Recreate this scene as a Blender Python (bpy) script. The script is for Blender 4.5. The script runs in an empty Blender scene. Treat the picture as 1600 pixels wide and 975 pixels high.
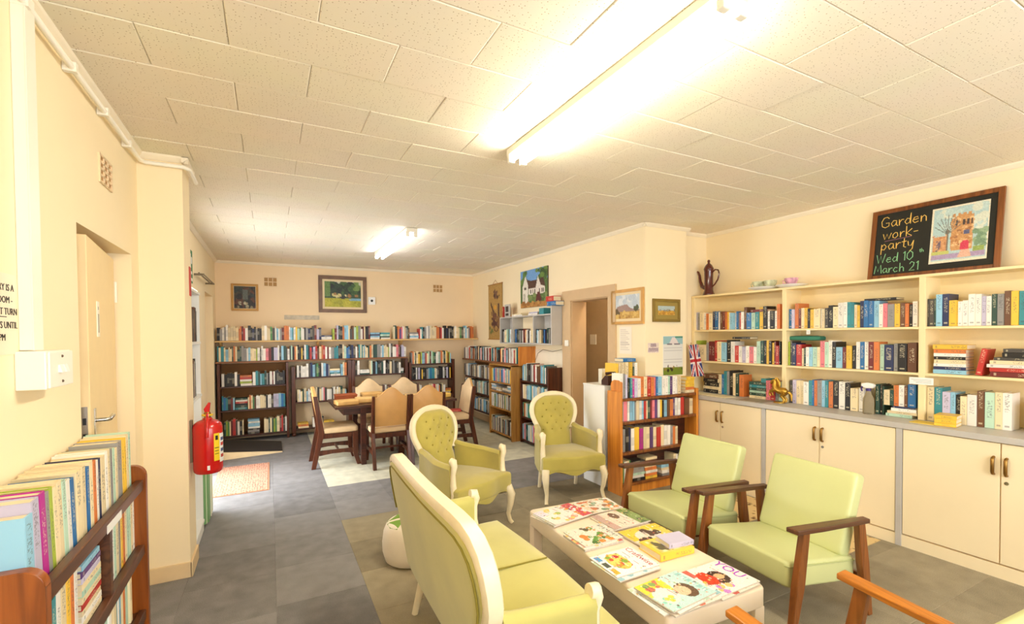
import bpy, math, random
import numpy as np
from mathutils import Matrix, Vector, Euler

# ------------------------------------------------------------------ camera, sky, light, exposure
SC = bpy.context.scene
COL = SC.collection
PI = math.pi
R = math.radians
rnd = random.Random(7)

cam_data = bpy.data.cameras.new('camera')
cam = bpy.data.objects.new('camera', cam_data)
COL.objects.link(cam)
cam_data.sensor_width = 36.0
cam_data.sensor_fit = 'HORIZONTAL'
cam_data.lens = 36.0 * 726.09 / 1600.0
cam_data.shift_y = (537.6 - 487.5) / 1600.0
cam_data.clip_start = 0.05
cam_data.clip_end = 100.0
_yaw, _pitch, _roll = R(27.531), R(-1.156), R(0.4218)
_f = Vector((math.sin(_yaw) * math.cos(_pitch), math.cos(_yaw) * math.cos(_pitch), math.sin(_pitch)))
_r = Vector((math.cos(_yaw), -math.sin(_yaw), 0))
_d = _f.cross(_r)
_r2 = _r * math.cos(_roll) + _d * math.sin(_roll)
_d2 = -_r * math.sin(_roll) + _d * math.cos(_roll)
cam.matrix_world = Matrix(((_r2.x, -_d2.x, -_f.x, 0.0), (_r2.y, -_d2.y, -_f.y, 0.0),
                           (_r2.z, -_d2.z, -_f.z, 1.575), (0, 0, 0, 1)))
SC.camera = cam

world = bpy.data.worlds.new('sky')
SC.world = world
world.use_nodes = True
bg = world.node_tree.nodes['Background']
bg.inputs[0].default_value = (0.93, 0.96, 1.0, 1)
bg.inputs[1].default_value = 7.5

TUBE_NEAR = 74.0      # radiance of the fluorescent tubes
TUBE_FAR = 21.0

vs = SC.view_settings
vs.view_transform = 'Standard'
vs.look = 'None'
vs.gamma = 1.0
vs.use_curve_mapping = False
vs.exposure = 0.22
SC.cycles.max_bounces = 10
SC.cycles.diffuse_bounces = 7
SC.cycles.sample_clamp_indirect = 8.0
SC.cycles.use_denoising = True

def portal(name, loc, rot, sx, sy):
    l = bpy.data.lights.new(name, 'AREA')
    l.shape = 'RECTANGLE'
    l.size, l.size_y = sx, sy
    l.cycles.is_portal = True
    o = bpy.data.objects.new(name, l)
    o.location, o.rotation_euler = loc, rot
    COL.objects.link(o)

# daylight enters by the windows behind the camera and by the open outside door in the left wall
portal('window_daylight', (1.9, -1.66, 1.55), (R(90), 0, 0), 4.4, 1.5)
portal('door_daylight', (-0.93, 5.66, 1.05), (0, R(-90), 0), 2.1, 1.40)

sun_l = bpy.data.lights.new('hazy_sun', 'SUN')
sun_l.energy, sun_l.angle, sun_l.color = 4.0, R(40), (0.9, 0.95, 1.0)
sun_o = bpy.data.objects.new('hazy_sun', sun_l)
sun_o.rotation_euler = Vector((.52, -.10, -.85)).to_track_quat('-Z', 'Y').to_euler()
COL.objects.link(sun_o)

# ------------------------------------------------------------------ materials
def s2l(c):
    c = c / 255.0
    return c / 12.92 if c <= 0.04045 else ((c + 0.055) / 1.055) ** 2.4
def rgb(r, g, b):
    return (s2l(r), s2l(g), s2l(b), 1.0)

MATS = {}
def mat(name, col, rough=0.6, metal=0.0, vary=0.06, scale=12.0, bump=0.0, stretch=None, emit=None, spec=0.5, sheen=0.0, coat=0.0):
    """plain procedural surface: base colour with a little noise, optional grain and bump"""
    if name in MATS:
        return MATS[name]
    m = bpy.data.materials.new(name)
    m.use_nodes = True
    nt = m.node_tree
    b = nt.nodes['Principled BSDF']
    b.inputs['Roughness'].default_value = rough
    b.inputs['Metallic'].default_value = metal
    b.inputs['Specular IOR Level'].default_value = spec
    if sheen:
        b.inputs['Sheen Weight'].default_value = sheen
    if coat:
        b.inputs['Coat Weight'].default_value = coat
        b.inputs['Coat Roughness'].default_value = 0.15
    c = rgb(*col)
    b.inputs['Base Color'].default_value = c
    if emit:
        b.inputs['Emission Color'].default_value = rgb(*emit[0])
        b.inputs['Emission Strength'].default_value = emit[1]
    if vary or bump:
        tc = nt.nodes.new('ShaderNodeTexCoord')
        mp = nt.nodes.new('ShaderNodeMapping')
        if stretch:
            mp.inputs['Scale'].default_value = stretch
        nz = nt.nodes.new('ShaderNodeTexNoise')
        nz.inputs['Scale'].default_value = scale
        nz.inputs['Detail'].default_value = 6.0
        nt.links.new(tc.outputs['Object'], mp.inputs['Vector'])
        nt.links.new(mp.outputs['Vector'], nz.inputs['Vector'])
        if vary:
            rp = nt.nodes.new('ShaderNodeValToRGB')
            rp.color_ramp.elements[0].position = 0.3
            rp.color_ramp.elements[1].position = 0.7
            rp.color_ramp.elements[0].color = tuple(x * (1 - vary) for x in c[:3]) + (1,)
            rp.color_ramp.elements[1].color = tuple(min(1, x * (1 + vary)) for x in c[:3]) + (1,)
            nt.links.new(nz.outputs['Fac'], rp.inputs['Fac'])
            nt.links.new(rp.outputs['Color'], b.inputs['Base Color'])
        if bump:
            bp = nt.nodes.new('ShaderNodeBump')
            bp.inputs['Strength'].default_value = bump
            bp.inputs['Distance'].default_value = 0.004
            nt.links.new(nz.outputs['Fac'], bp.inputs['Height'])
            nt.links.new(bp.outputs['Normal'], b.inputs['Normal'])
    MATS[name] = m
    return m

def wood(name, dark, light, rough=0.35, axis='z', scale=3.0):
    if name in MATS:
        return MATS[name]
    m = mat(name, light, rough, vary=0, bump=0)
    nt = m.node_tree
    b = nt.nodes['Principled BSDF']
    tc = nt.nodes.new('ShaderNodeTexCoord')
    mp = nt.nodes.new('ShaderNodeMapping')
    mp.inputs['Scale'].default_value = {'x': (0.6, 9, 9), 'y': (9, 0.6, 9), 'z': (9, 9, 0.6)}[axis]
    nz = nt.nodes.new('ShaderNodeTexNoise')
    nz.inputs['Scale'].default_value = scale
    nz.inputs['Detail'].default_value = 8
    nz.inputs['Distortion'].default_value = 1.2
    rp = nt.nodes.new('ShaderNodeValToRGB')
    rp.color_ramp.elements[0].position = 0.32
    rp.color_ramp.elements[1].position = 0.68
    rp.color_ramp.elements[0].color = rgb(*dark)
    rp.color_ramp.elements[1].color = rgb(*light)
    for a, c in ((tc.outputs['Object'], mp.inputs['Vector']), (mp.outputs['Vector'], nz.inputs['Vector']),
                 (nz.outputs['Fac'], rp.inputs['Fac']), (rp.outputs['Color'], b.inputs['Base Color'])):
        nt.links.new(a, c)
    return m

def dots(name, base, hole, scale, size, rough=0.85):
    """base colour with small dark pinholes (perforated acoustic board) or flecks"""
    if name in MATS:
        return MATS[name]
    m = mat(name, base, rough, vary=0)
    nt = m.node_tree
    b = nt.nodes['Principled BSDF']
    tc = nt.nodes.new('ShaderNodeNewGeometry')
    vo = nt.nodes.new('ShaderNodeTexVoronoi')
    vo.inputs['Scale'].default_value = scale
    vo.inputs['Randomness'].default_value = 0.55
    rp = nt.nodes.new('ShaderNodeValToRGB')
    rp.color_ramp.elements[0].position = size * 0.6
    rp.color_ramp.elements[1].position = size
    rp.color_ramp.elements[0].color = rgb(*hole)
    rp.color_ramp.elements[1].color = rgb(*base)
    nz = nt.nodes.new('ShaderNodeTexNoise')
    nz.inputs['Scale'].default_value = 2.2
    mx = nt.nodes.new('ShaderNodeMixRGB')
    mx.blend_type = 'MULTIPLY'
    mx.inputs['Fac'].default_value = 0.10
    nt.links.new(tc.outputs['Position'], vo.inputs['Vector'])
    nt.links.new(tc.outputs['Position'], nz.inputs['Vector'])
    nt.links.new(vo.outputs['Distance'], rp.inputs['Fac'])
    nt.links.new(rp.outputs['Color'], mx.inputs['Color1'])
    nt.links.new(nz.outputs['Color'], mx.inputs['Color2'])
    nt.links.new(mx.outputs['Color'], b.inputs['Base Color'])
    return m

def attr_mat(name, rough=0.5, attr='Col', coat=0.0):
    if name in MATS:
        return MATS[name]
    m = mat(name, (200, 200, 200), rough, vary=0, coat=coat)
    nt = m.node_tree
    a = nt.nodes.new('ShaderNodeAttribute')
    a.attribute_name = attr
    nt.links.new(a.outputs['Color'], nt.nodes['Principled BSDF'].inputs['Base Color'])
    return m

def carpet(name, col):
    m = mat(name, col, 0.95, vary=0.0, spec=0.15)
    nt = m.node_tree
    b = nt.nodes['Principled BSDF']
    tc = nt.nodes.new('ShaderNodeNewGeometry')
    nz = nt.nodes.new('ShaderNodeTexNoise')
    nz.inputs['Scale'].default_value = 260.0
    nz.inputs['Detail'].default_value = 3
    nb = nt.nodes.new('ShaderNodeTexNoise')
    nb.inputs['Scale'].default_value = 9.0
    oi = nt.nodes.new('ShaderNodeObjectInfo')
    ad = nt.nodes.new('ShaderNodeMath'); ad.operation = 'MULTIPLY_ADD'
    ad.inputs[1].default_value = 0.17; ad.inputs[2].default_value = -0.085
    ac = nt.nodes.new('ShaderNodeMath'); ac.operation = 'MULTIPLY_ADD'
    ac.inputs[1].default_value = 0.7
    nt.links.new(oi.outputs['Random'], ad.inputs[0])
    nt.links.new(nz.outputs['Fac'], ac.inputs[0])
    nt.links.new(ad.outputs[0], ac.inputs[2])
    a2 = nt.nodes.new('ShaderNodeMath'); a2.operation = 'MULTIPLY_ADD'
    a2.inputs[1].default_value = 0.3
    nt.links.new(nb.outputs['Fac'], a2.inputs[0])
    nt.links.new(ac.outputs[0], a2.inputs[2])
    rp = nt.nodes.new('ShaderNodeValToRGB')
    c = rgb(*col)
    rp.color_ramp.elements[0].position = 0.3
    rp.color_ramp.elements[1].position = 0.72
    rp.color_ramp.elements[0].color = tuple(x * 0.62 for x in c[:3]) + (1,)
    rp.color_ramp.elements[1].color = tuple(min(1, x * 1.38) for x in c[:3]) + (1,)
    nt.links.new(tc.outputs['Position'], nz.inputs['Vector'])
    nt.links.new(tc.outputs['Position'], nb.inputs['Vector'])
    nt.links.new(a2.outputs[0], rp.inputs['Fac'])
    nt.links.new(rp.outputs['Color'], b.inputs['Base Color'])
    bp = nt.nodes.new('ShaderNodeBump')
    bp.inputs['Strength'].default_value = 0.5
    bp.inputs['Distance'].default_value = 0.004
    nt.links.new(nz.outputs['Fac'], bp.inputs['Height'])
    nt.links.new(bp.outputs['Normal'], b.inputs['Normal'])
    return m

def book_mat():
    """cover colour from the object's own colour; a lighter or darker title panel and rows of print on the spine"""
    m = mat('book_cover', (200, 200, 200), 0.42, vary=0)
    nt = m.node_tree
    N, L = nt.nodes.new, nt.links.new
    b = nt.nodes['Principled BSDF']
    oi = N('ShaderNodeObjectInfo')
    tc = N('ShaderNodeTexCoord')
    sp = N('ShaderNodeSeparateXYZ'); L(tc.outputs['Generated'], sp.inputs[0])
    def mth(op, a, bb, clamp=False):
        n = N('ShaderNodeMath'); n.operation = op; n.use_clamp = clamp
        for i, v in enumerate((a, bb)):
            if isinstance(v, (int, float)): n.inputs[i].default_value = v
            else: L(v, n.inputs[i])
        return n.outputs[0]
    bw = N('ShaderNodeRGBToBW'); L(oi.outputs['Color'], bw.inputs[0])
    dark = mth('LESS_THAN', bw.outputs[0], 0.22)
    ink = N('ShaderNodeMixRGB'); L(dark, ink.inputs[0])
    ink.inputs[1].default_value = (0.05, 0.05, 0.07, 1); ink.inputs[2].default_value = (0.82, 0.74, 0.5, 1)
    # title panel: a band whose height differs from book to book
    r1 = oi.outputs['Random']
    ctr = mth('MULTIPLY_ADD', r1, 0.3); ctr.node.inputs[2].default_value = 0.52
    dz = mth('ABSOLUTE', mth('SUBTRACT', sp.outputs[2], ctr), 0)
    panel = mth('LESS_THAN', dz, 0.24)
    # letters: fine noise cells along the spine
    cb = N('ShaderNodeCombineXYZ')
    L(mth('MULTIPLY', sp.outputs[0], 4.0), cb.inputs[0]); L(mth('MULTIPLY', sp.outputs[2], 44.0), cb.inputs[2]); L(mth('MULTIPLY', r1, 90.0), cb.inputs[1])
    nz = N('ShaderNodeTexNoise'); nz.inputs['Scale'].default_value = 1.0; nz.inputs['Detail'].default_value = 1.0
    L(cb.outputs[0], nz.inputs['Vector'])
    let = mth('GREATER_THAN', nz.outputs['Fac'], 0.54)
    mid = mth('LESS_THAN', mth('ABSOLUTE', mth('SUBTRACT', sp.outputs[0], 0.5), 0), 0.27)
    spine = mth('LESS_THAN', sp.outputs[1], 0.015)
    txt = mth('MULTIPLY', mth('MULTIPLY', mth('MULTIPLY', panel, let), mid), spine)
    foot = mth('MULTIPLY', mth('LESS_THAN', mth('ABSOLUTE', mth('SUBTRACT', sp.outputs[2], 0.1), 0), 0.025), spine)
    foot = mth('MULTIPLY', foot, mth('MULTIPLY', mid, mth('GREATER_THAN', r1, 0.35)))
    mx = N('ShaderNodeMixRGB'); L(mth('MULTIPLY', mth('MAXIMUM', txt, foot), 0.5), mx.inputs[0])
    L(oi.outputs['Color'], mx.inputs[1]); L(ink.outputs[0], mx.inputs[2])
    L(mx.outputs[0], b.inputs['Base Color'])
    return m

WALL = mat('wall_paint', (245, 229, 193), 0.75, vary=0.025, scale=1.6)
WALLB = mat('wall_paint_back', (240, 216, 178), 0.75, vary=0.04, scale=1.3)
TRIM = mat('trim_white', (240, 230, 208), 0.5, vary=0.02)
CREAM = mat('shelf_cream', (243, 223, 172), 0.5, vary=0.02)
CABDOOR = mat('cabinet_cream', (245, 228, 190), 0.5, vary=0.02, scale=3)
GREYP = mat('grey_paint', (190, 186, 180), 0.45, vary=0.03)
WHITE = mat('white_paint', (240, 240, 236), 0.4, vary=0.01)
PLASTIC = mat('white_plastic', (244, 240, 226), 0.35, vary=0.0)
TAUPE = mat('taupe_paint', (208, 178, 138), 0.5, vary=0.03)
CHROME = mat('chrome', (190, 188, 184), 0.25, 1.0, vary=0.0)
BRASS = mat('brass', (150, 112, 56), 0.35, 0.9, vary=0.05)
GOLD = mat('gold', (190, 148, 60), 0.3, 0.9, vary=0.08)
BLACK = mat('black', (24, 22, 22), 0.5, vary=0.0)
PAGES = mat('book_pages', (232, 218, 184), 0.9, vary=0.05, scale=60)
WALNUT = wood('walnut', (62, 34, 20), (104, 62, 36), 0.35, 'y')
MAHOG = wood('mahogany', (62, 28, 14), (100, 50, 26), 0.3, 'z')
TEAK = wood('teak', (100, 54, 20), (146, 86, 38), 0.3, 'z')
TEAKL = wood('golden_teak', (158, 90, 24), (204, 128, 46), 0.3, 'y')
ORANGEW = wood('orange_wood', (118, 58, 16), (160, 86, 30), 0.3, 'z')
PINE = wood('pine', (184, 104, 32), (226, 150, 58), 0.4, 'z', 2.0)
OAK = wood('oak', (156, 104, 44), (196, 144, 72), 0.45, 'z')
DARKW = wood('dark_wood', (50, 22, 14), (84, 40, 26), 0.35, 'x')
SHELFW = wood('shelf_wood', (120, 74, 44), (152, 100, 62), 0.5, 'x')
PALEW = wood('pale_wood', (206, 166, 100), (228, 190, 126), 0.5, 'x')
VELVET = mat('green_velvet', (178, 164, 76), 0.8, vary=0.1, scale=5, sheen=0.5, bump=0.05)
VELVETS = mat('green_velvet_sofa', (190, 182, 100), 0.8, vary=0.08, scale=4, sheen=0.4, bump=0.05)
VELVETD = mat('dark_velvet_trim', (140, 128, 44), 0.8, vary=0.0)  # darker olive shared by the buttons, piping and seat seam
CREAMW = mat('cream_painted_wood', (240, 226, 190), 0.4, vary=0.05, scale=20)
LIME = mat('lime_vinyl', (200, 204, 144), 0.38, vary=0.04, scale=3)
LIMED = mat('lime_piping', (186, 192, 132), 0.4, vary=0.0)
TANV = mat('tan_vinyl', (212, 162, 98), 0.42, vary=0.08, scale=6)
TANF = mat('tan_fabric', (226, 198, 156), 0.7, vary=0.08, scale=8)
PEACH = mat('table_peach', (238, 220, 196), 0.35, vary=0.02)
BOOKM = book_mat()
PRINT = attr_mat('printed_paper', 0.45)
GLOSSP = attr_mat('magazine_print', 0.25)
SPINES = attr_mat('shelf_book_colours', 0.45)

# ------------------------------------------------------------------ mesh builder
class MB:
    def __init__(self):
        self.v, self.f, self.m, self.mi = [], [], [], 0
        self.c = None
    def _add(self, vs, fs):
        o = len(self.v)
        self.v += [tuple(p) for p in vs]
        self.f += [tuple(i + o for i in f) for f in fs]
        self.m += [self.mi] * len(fs)
        return self
    def box(self, x0, x1, y0, y1, z0, z1):
        vs = [(x0, y0, z0), (x1, y0, z0), (x1, y1, z0), (x0, y1, z0), (x0, y0, z1), (x1, y0, z1), (x1, y1, z1), (x0, y1, z1)]
        return self._add(vs, [(0, 3, 2, 1), (4, 5, 6, 7), (0, 1, 5, 4), (1, 2, 6, 5), (2, 3, 7, 6), (3, 0, 4, 7)])
    def obox(self, c, s, e=(0, 0, 0)):
        m = Matrix.Translation(c) @ Euler(e).to_matrix().to_4x4()
        h = [x / 2 for x in s]
        vs = [m @ Vector((sx * h[0], sy * h[1], sz * h[2])) for sz in (-1, 1) for sx, sy in ((-1, -1), (1, -1), (1, 1), (-1, 1))]
        return self._add(vs, [(0, 3, 2, 1), (4, 5, 6, 7), (0, 1, 5, 4), (1, 2, 6, 5), (2, 3, 7, 6), (3, 0, 4, 7)])
    def beam(self, p, q, w0, w1, up=(0, 0, 1)):
        """tapered bar from p to q; w = (width, depth) at each end"""
        p, q = Vector(p), Vector(q)
        d = (q - p).normalized()
        a = d.cross(Vector(up))
        if a.length < 1e-4: a = Vector((1, 0, 0))
        a.normalize(); b = a.cross(d)
        vs = []
        for o, w in ((p, w0), (q, w1)):
            for sa, sb in ((-1, -1), (1, -1), (1, 1), (-1, 1)):
                vs.append(o + a * sa * w[0] / 2 + b * sb * w[1] / 2)
        return self._add(vs, [(0, 3, 2, 1), (4, 5, 6, 7), (0, 1, 5, 4), (1, 2, 6, 5), (2, 3, 7, 6), (3, 0, 4, 7)])
    def loft(self, rings, cap0=True, cap1=True):
        n = len(rings[0])
        vs = [p for r in rings for p in r]
        fs = []
        for i in range(len(rings) - 1):
            for j in range(n):
                k = (j + 1) % n
                fs.append((i * n + j, i * n + k, (i + 1) * n + k, (i + 1) * n + j))
        if cap0: fs.append(tuple(range(n - 1, -1, -1)))
        if cap1: fs.append(tuple((len(rings) - 1) * n + j for j in range(n)))
        return self._add(vs, fs)
    def tube(self, path, rad, n=8, up=(0, 0, 1), flat=1.0):
        """swept round bar; rad is a number or one per point; flat scales the second axis"""
        P = [Vector(p) for p in path]
        if not hasattr(rad, '__len__'): rad = [rad] * len(P)
        rings, prev = [], None
        for i, p in enumerate(P):
            d = (P[min(i + 1, len(P) - 1)] - P[max(i - 1, 0)]).normalized()
            a = d.cross(Vector(up)) if prev is None else prev - d * prev.dot(d)
            if a.length < 1e-4: a = d.cross(Vector((1, 0.1, 0)))
            a.normalize(); prev = a
            b = d.cross(a)
            rings.append([p + (a * math.cos(2 * PI * k / n) + b * math.sin(2 * PI * k / n) * flat) * rad[i] for k in range(n)])
        return self.loft(rings)
    def lathe(self, prof, c=(0, 0, 0), n=20):
        rings = [[(c[0] + r * math.cos(2 * PI * k / n), c[1] + r * math.sin(2 * PI * k / n), c[2] + z) for k in range(n)] for r, z in prof]
        return self.loft(rings)
    def ball(self, c, r, n=10, sc=(1, 1, 1)):
        prof = [(max(1e-4, math.sin(PI * i / n)) * r, -math.cos(PI * i / n) * r) for i in range(n + 1)]
        rings = [[(c[0] + q * sc[0] * math.cos(2 * PI * k / n), c[1] + q * sc[1] * math.sin(2 * PI * k / n), c[2] + z * sc[2]) for k in range(n)] for q, z in prof]
        return self.loft(rings)
    def prism(self, pts, lo, hi, axis='y'):
        """polygon pts extruded along an axis (pts are the two other coordinates in xyz order)"""
        def mk(p, t):
            return {'x': (t, p[0], p[1]), 'y': (p[0], t, p[1]), 'z': (p[0], p[1], t)}[axis]
        return self.loft([[mk(p, lo) for p in pts], [mk(p, hi) for p in pts]])
    def pillow(self, pts, z0, z1, r, crown=0.0, steps=4, zf=None):
        """cushion with the plan outline pts, rounded edges and a crowned top"""
        cx = sum(p[0] for p in pts) / len(pts); cy = sum(p[1] for p in pts) / len(pts)
        hs = min(max(p[0] for p in pts) - cx, max(p[1] for p in pts) - cy)
        def ring(ins, z):
            k = 1 - ins / hs
            return [(cx + (p[0] - cx) * k, cy + (p[1] - cy) * k, z + (zf(cx + (p[0] - cx) * k, cy + (p[1] - cy) * k) if zf else 0)) for p in pts]
        rings = []
        for i in range(steps + 1):
            a = PI / 2 * i / steps
            rings.append(ring(r * (1 - math.sin(a)), z0 + r * (1 - math.cos(a))))
        for i in range(steps + 1):
            a = PI / 2 * i / steps
            rings.append(ring(r * (1 - math.cos(a)), z1 - r * (1 - math.sin(a))))
        for k in (0.35, 0.6, 0.8, 0.97):
            rings.append(ring(r + (hs - r) * k, z1 + crown * (1 - (1 - k) ** 2)))
        return self.loft(rings)
    def build(self, name, m, parent=None, smooth=None, bevel=0.0, loc=None, rot=None, kind=None):
        me = bpy.data.meshes.new(name)
        me.from_pydata(self.v, [], self.f)
        ms = m if isinstance(m, (list, tuple)) else [m]
        for x in ms: me.materials.append(x)
        if len(ms) > 1: me.polygons.foreach_set('material_index', self.m)
        if smooth is not None:
            me.polygons.foreach_set('use_smooth', [True] * len(me.polygons))
            me.set_sharp_from_angle(angle=R(smooth))
        me.update()
        return link(name, me, parent, bevel, loc, rot, kind)

def link(name, me, parent=None, bevel=0.0, loc=None, rot=None, kind=None):
    o = bpy.data.objects.new(name, me)
    COL.objects.link(o)
    if parent is not None: o.parent = parent
    if bevel:
        b = o.modifiers.new('edge', 'BEVEL')
        b.width = bevel; b.segments = 2; b.limit_method = 'ANGLE'; b.angle_limit = R(40)
    if loc is not None: o.location = loc
    if rot is not None: o.rotation_euler = rot
    if kind: o['kind'] = kind
    return o

def tag(o, label, cat, group=None):
    o['label'] = label; o['category'] = cat
    if group: o['group'] = group
    return o
def thing(name, label, cat, loc=(0, 0, 0), rz=0.0, group=None):
    o = bpy.data.objects.new(name, None)
    o.empty_display_size = 0.1
    COL.objects.link(o)
    o.location = loc; o.rotation_euler = (0, 0, rz)
    return tag(o, label, cat, group)
def struct(name, mb, m, parent=None, **k):
    o = mb.build(name, m, parent, **k)
    if parent is None: o['kind'] = 'structure'
    return o
def copy_tree(o, parent=None):
    c = o.copy(); COL.objects.link(c)
    if parent is not None: c.parent = parent
    for ch in list(o.children): copy_tree(ch, c)
    return c
def text(name, s, size, m, parent=None, loc=(0, 0, 0), rot=(0, 0, 0), align='LEFT', depth=0.0006, sx=1.0):
    cu = bpy.data.curves.new(name, 'FONT')
    cu.body = s; cu.size = size; cu.align_x = align; cu.extrude = depth; cu.resolution_u = 2
    t = bpy.data.objects.new(name + '_curve', cu)
    COL.objects.link(t)
    me = bpy.data.meshes.new_from_object(t.evaluated_get(bpy.context.evaluated_depsgraph_get()))
    bpy.data.objects.remove(t)
    me.name = name
    me.materials.clear(); me.materials.append(m)
    o = link(name, me, parent, loc=loc, rot=rot)
    o.scale = (sx, 1, 1)
    return o

# ------------------------------------------------------------------ flat print (paintings, posters, magazine covers)
class Canvas:
    def __init__(self, w, h, col, seed=0, noise=0.0):
        self.w, self.h = w, h
        self.a = np.zeros((h, w, 3)); self.a[:] = col
        self.g = np.random.default_rng(seed)
        self.Y, self.X = np.mgrid[0:h, 0:w]
        self.X = (self.X + 0.5) / w; self.Y = (self.Y + 0.5) / h
        if noise: self.speck(0, 0, 1, 1, noise)
    def rect(self, x0, y0, x1, y1, c):
        self.a[(self.X >= x0) & (self.X < x1) & (self.Y >= y0) & (self.Y < y1)] = c; return self
    def ell(self, x, y, rx, ry, c):
        self.a[((self.X - x) / rx) ** 2 + ((self.Y - y) / ry) ** 2 < 1] = c; return self
    def poly(self, pts, c):
        ins = np.zeros(self.X.shape, bool); n = len(pts); j = n - 1
        for i in range(n):
            xi, yi = pts[i]; xj, yj = pts[j]
            if yi != yj:
                ins ^= ((yi > self.Y) != (yj > self.Y)) & (self.X < (xj - xi) * (self.Y - yi) / (yj - yi) + xi)
            j = i
        self.a[ins] = c; return self
    def line(self, x0, y0, x1, y1, w, c):
        dx, dy = x1 - x0, y1 - y0; L = math.hypot(dx, dy) or 1
        nx, ny = -dy / L * w, dx / L * w
        return self.poly([(x0 + nx, y0 + ny), (x1 + nx, y1 + ny), (x1 - nx, y1 - ny), (x0 - nx, y0 - ny)], c)
    def speck(self, x0, y0, x1, y1, amt, cells=1):
        m = (self.X >= x0) & (self.X < x1) & (self.Y >= y0) & (self.Y < y1)
        n = self.g.normal(0, amt, (self.h, self.w, 1))
        self.a[m] += np.broadcast_to(n, self.a.shape)[m]; return self
    def blobs(self, x0, y0, x1, y1, n, r, cols):
        for _ in range(n):
            c = cols[self.g.integers(len(cols))]; q = r * self.g.uniform(.5, 1.3)
            self.ell(self.g.uniform(x0, x1), self.g.uniform(y0, y1), q, q * self.w / self.h, c)
        return self
    def mesh(self, name, m, parent, sx, sy, loc=(0, 0, 0), rot=(0, 0, 0), curl=0.0):
        """a sheet sx by sy in its own xy plane (y up), one colour value for each vertex"""
        w, h = self.w, self.h
        vs = []
        for j in range(h):
            for i in range(w):
                u, v = i / (w - 1) - .5, .5 - j / (h - 1)
                vs.append((u * sx, v * sy, curl * (u * u + .4 * v * v)))
        fs = [(j * w + i, (j + 1) * w + i, (j + 1) * w + i + 1, j * w + i + 1) for j in range(h - 1) for i in range(w - 1)]
        me = bpy.data.meshes.new(name)
        me.from_pydata(vs, [], fs)
        c = np.clip(self.a, 0, 255) / 255.0
        c = np.where(c <= 0.04045, c / 12.92, ((c + 0.055) / 1.055) ** 2.4)
        at = me.attributes.new('Col', 'FLOAT_COLOR', 'POINT')
        at.data.foreach_set('color', np.concatenate([c, np.ones((h, w, 1))], 2).astype(np.float32).ravel())
        me.materials.append(m)
        return link(name, me, parent, loc=loc, rot=rot)
# ------------------------------------------------------------------ the room
CEIL = 2.73
XL, XR, XD, YB, YREAR = -0.72, 4.575, 3.485, 8.30, -1.6
YCOL, YREC, XCOL = 3.667, 3.81, 4.085

def wall_y(mb, x0, x1, a, b, zt, openings):
    """wall running along y between x0 and x1, with door openings (y0, y1, top)"""
    y = a
    for (o0, o1, top) in sorted(openings):
        mb.box(x0, x1, y, o0, 0, zt)
        mb.box(x0, x1, o0, o1, top, zt)
        y = o1
    mb.box(x0, x1, y, b, 0, zt)

H2 = CEIL + 0.02
mb = MB(); wall_y(mb, XL - .2, XL, YREAR - .1, YB + .1, H2, [(2.609, 3.493, 2.067), (4.96, 6.36, 2.10), (7.03, 7.93, 2.155)])
mb.box(XL - .3, XL - .2, 2.55, 3.55, 0, 2.12); mb.box(XL - .3, XL - .2, 6.95, 8.0, 0, 2.2)  # unseen panels added behind two doorways so no sky light leaks in
wl = struct('wall_left', mb, WALL)
mb = MB().box(XL, -.485, YCOL, 3.95, 0, H2)
struct('wall_pillar', mb, WALL)
mb = MB().box(XL - .2, XR + .4, YB, YB + .15, 0, H2)
struct('wall_back', mb, WALLB)
mb = MB(); wall_y(mb, XD, XD + .22, YCOL, YB, H2, [(4.25, 5.00, 2.01)])
mb.box(XD + .22, XCOL, YCOL, YREC, 0, H2)
struct('wall_door_side', mb, WALL)
struct('wall_recess', MB().box(XCOL, XR + .12, YREC, YREC + .12, 0, H2), WALL)
struct('wall_right', MB().box(XR, XR + .12, YREAR, YREC, 0, H2), WALL)
mb = MB()
W0, W1, WZ0, WZ1 = -.3, 4.1, .8, 2.3
mb.box(XL - .2, W0, YREAR - .1, YREAR, 0, H2); mb.box(W1, XR + .12, YREAR - .1, YREAR, 0, H2)
mb.box(W0, W1, YREAR - .1, YREAR, 0, WZ0); mb.box(W0, W1, YREAR - .1, YREAR, WZ1, H2)
struct('wall_rear', mb, WALL)
win = MB()
for x in np.linspace(W0, W1, 5): win.box(x - .025, x + .025, YREAR - .07, YREAR - .02, WZ0, WZ1)
for z in (WZ0, WZ1, 1.9): win.box(W0, W1, YREAR - .07, YREAR - .02, z - .025, z + .025)
struct('window_1', win, TRIM)
# the passage seen through the doorway
mb = MB()
mb.box(4.30, 4.36, YREC + .12, 6.7, 0, H2); mb.box(XD + .22, 4.30, 6.6, 6.7, 0, H2)
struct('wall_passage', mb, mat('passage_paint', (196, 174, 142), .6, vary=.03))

# ceiling of staggered acoustic tiles
CSLAB = mat('ceiling_slab', (206, 192, 160), 0.9, vary=0.03)
TILE = dots('acoustic_tile', (241, 232, 212), (170, 150, 118), 62.0, 0.165)
ceil_o = struct('ceiling', MB().box(XL - .2, XR + .4, YREAR - .1, YB + .1, CEIL + .014, CEIL + .16), CSLAB)
TW, TD = 0.604, 0.3047
def tile_mesh():
    m = MB()
    c = .004
    m.loft([[(-.5, -.5, .012), (.5, -.5, .012), (.5, .5, .012), (-.5, .5, .012)],
            [(-.5, -.5, .003), (.5, -.5, .003), (.5, .5, .003), (-.5, .5, .003)],
            [(-.5 + c / TW, -.5 + c / TD, 0), (.5 - c / TW, -.5 + c / TD, 0), (.5 - c / TW, .5 - c / TD, 0), (-.5 + c / TW, .5 - c / TD, 0)]])
    o = m.build('ceiling_tile', TILE)
    me = o.data
    bpy.data.objects.remove(o)
    return me
tme = tile_mesh()
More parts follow.
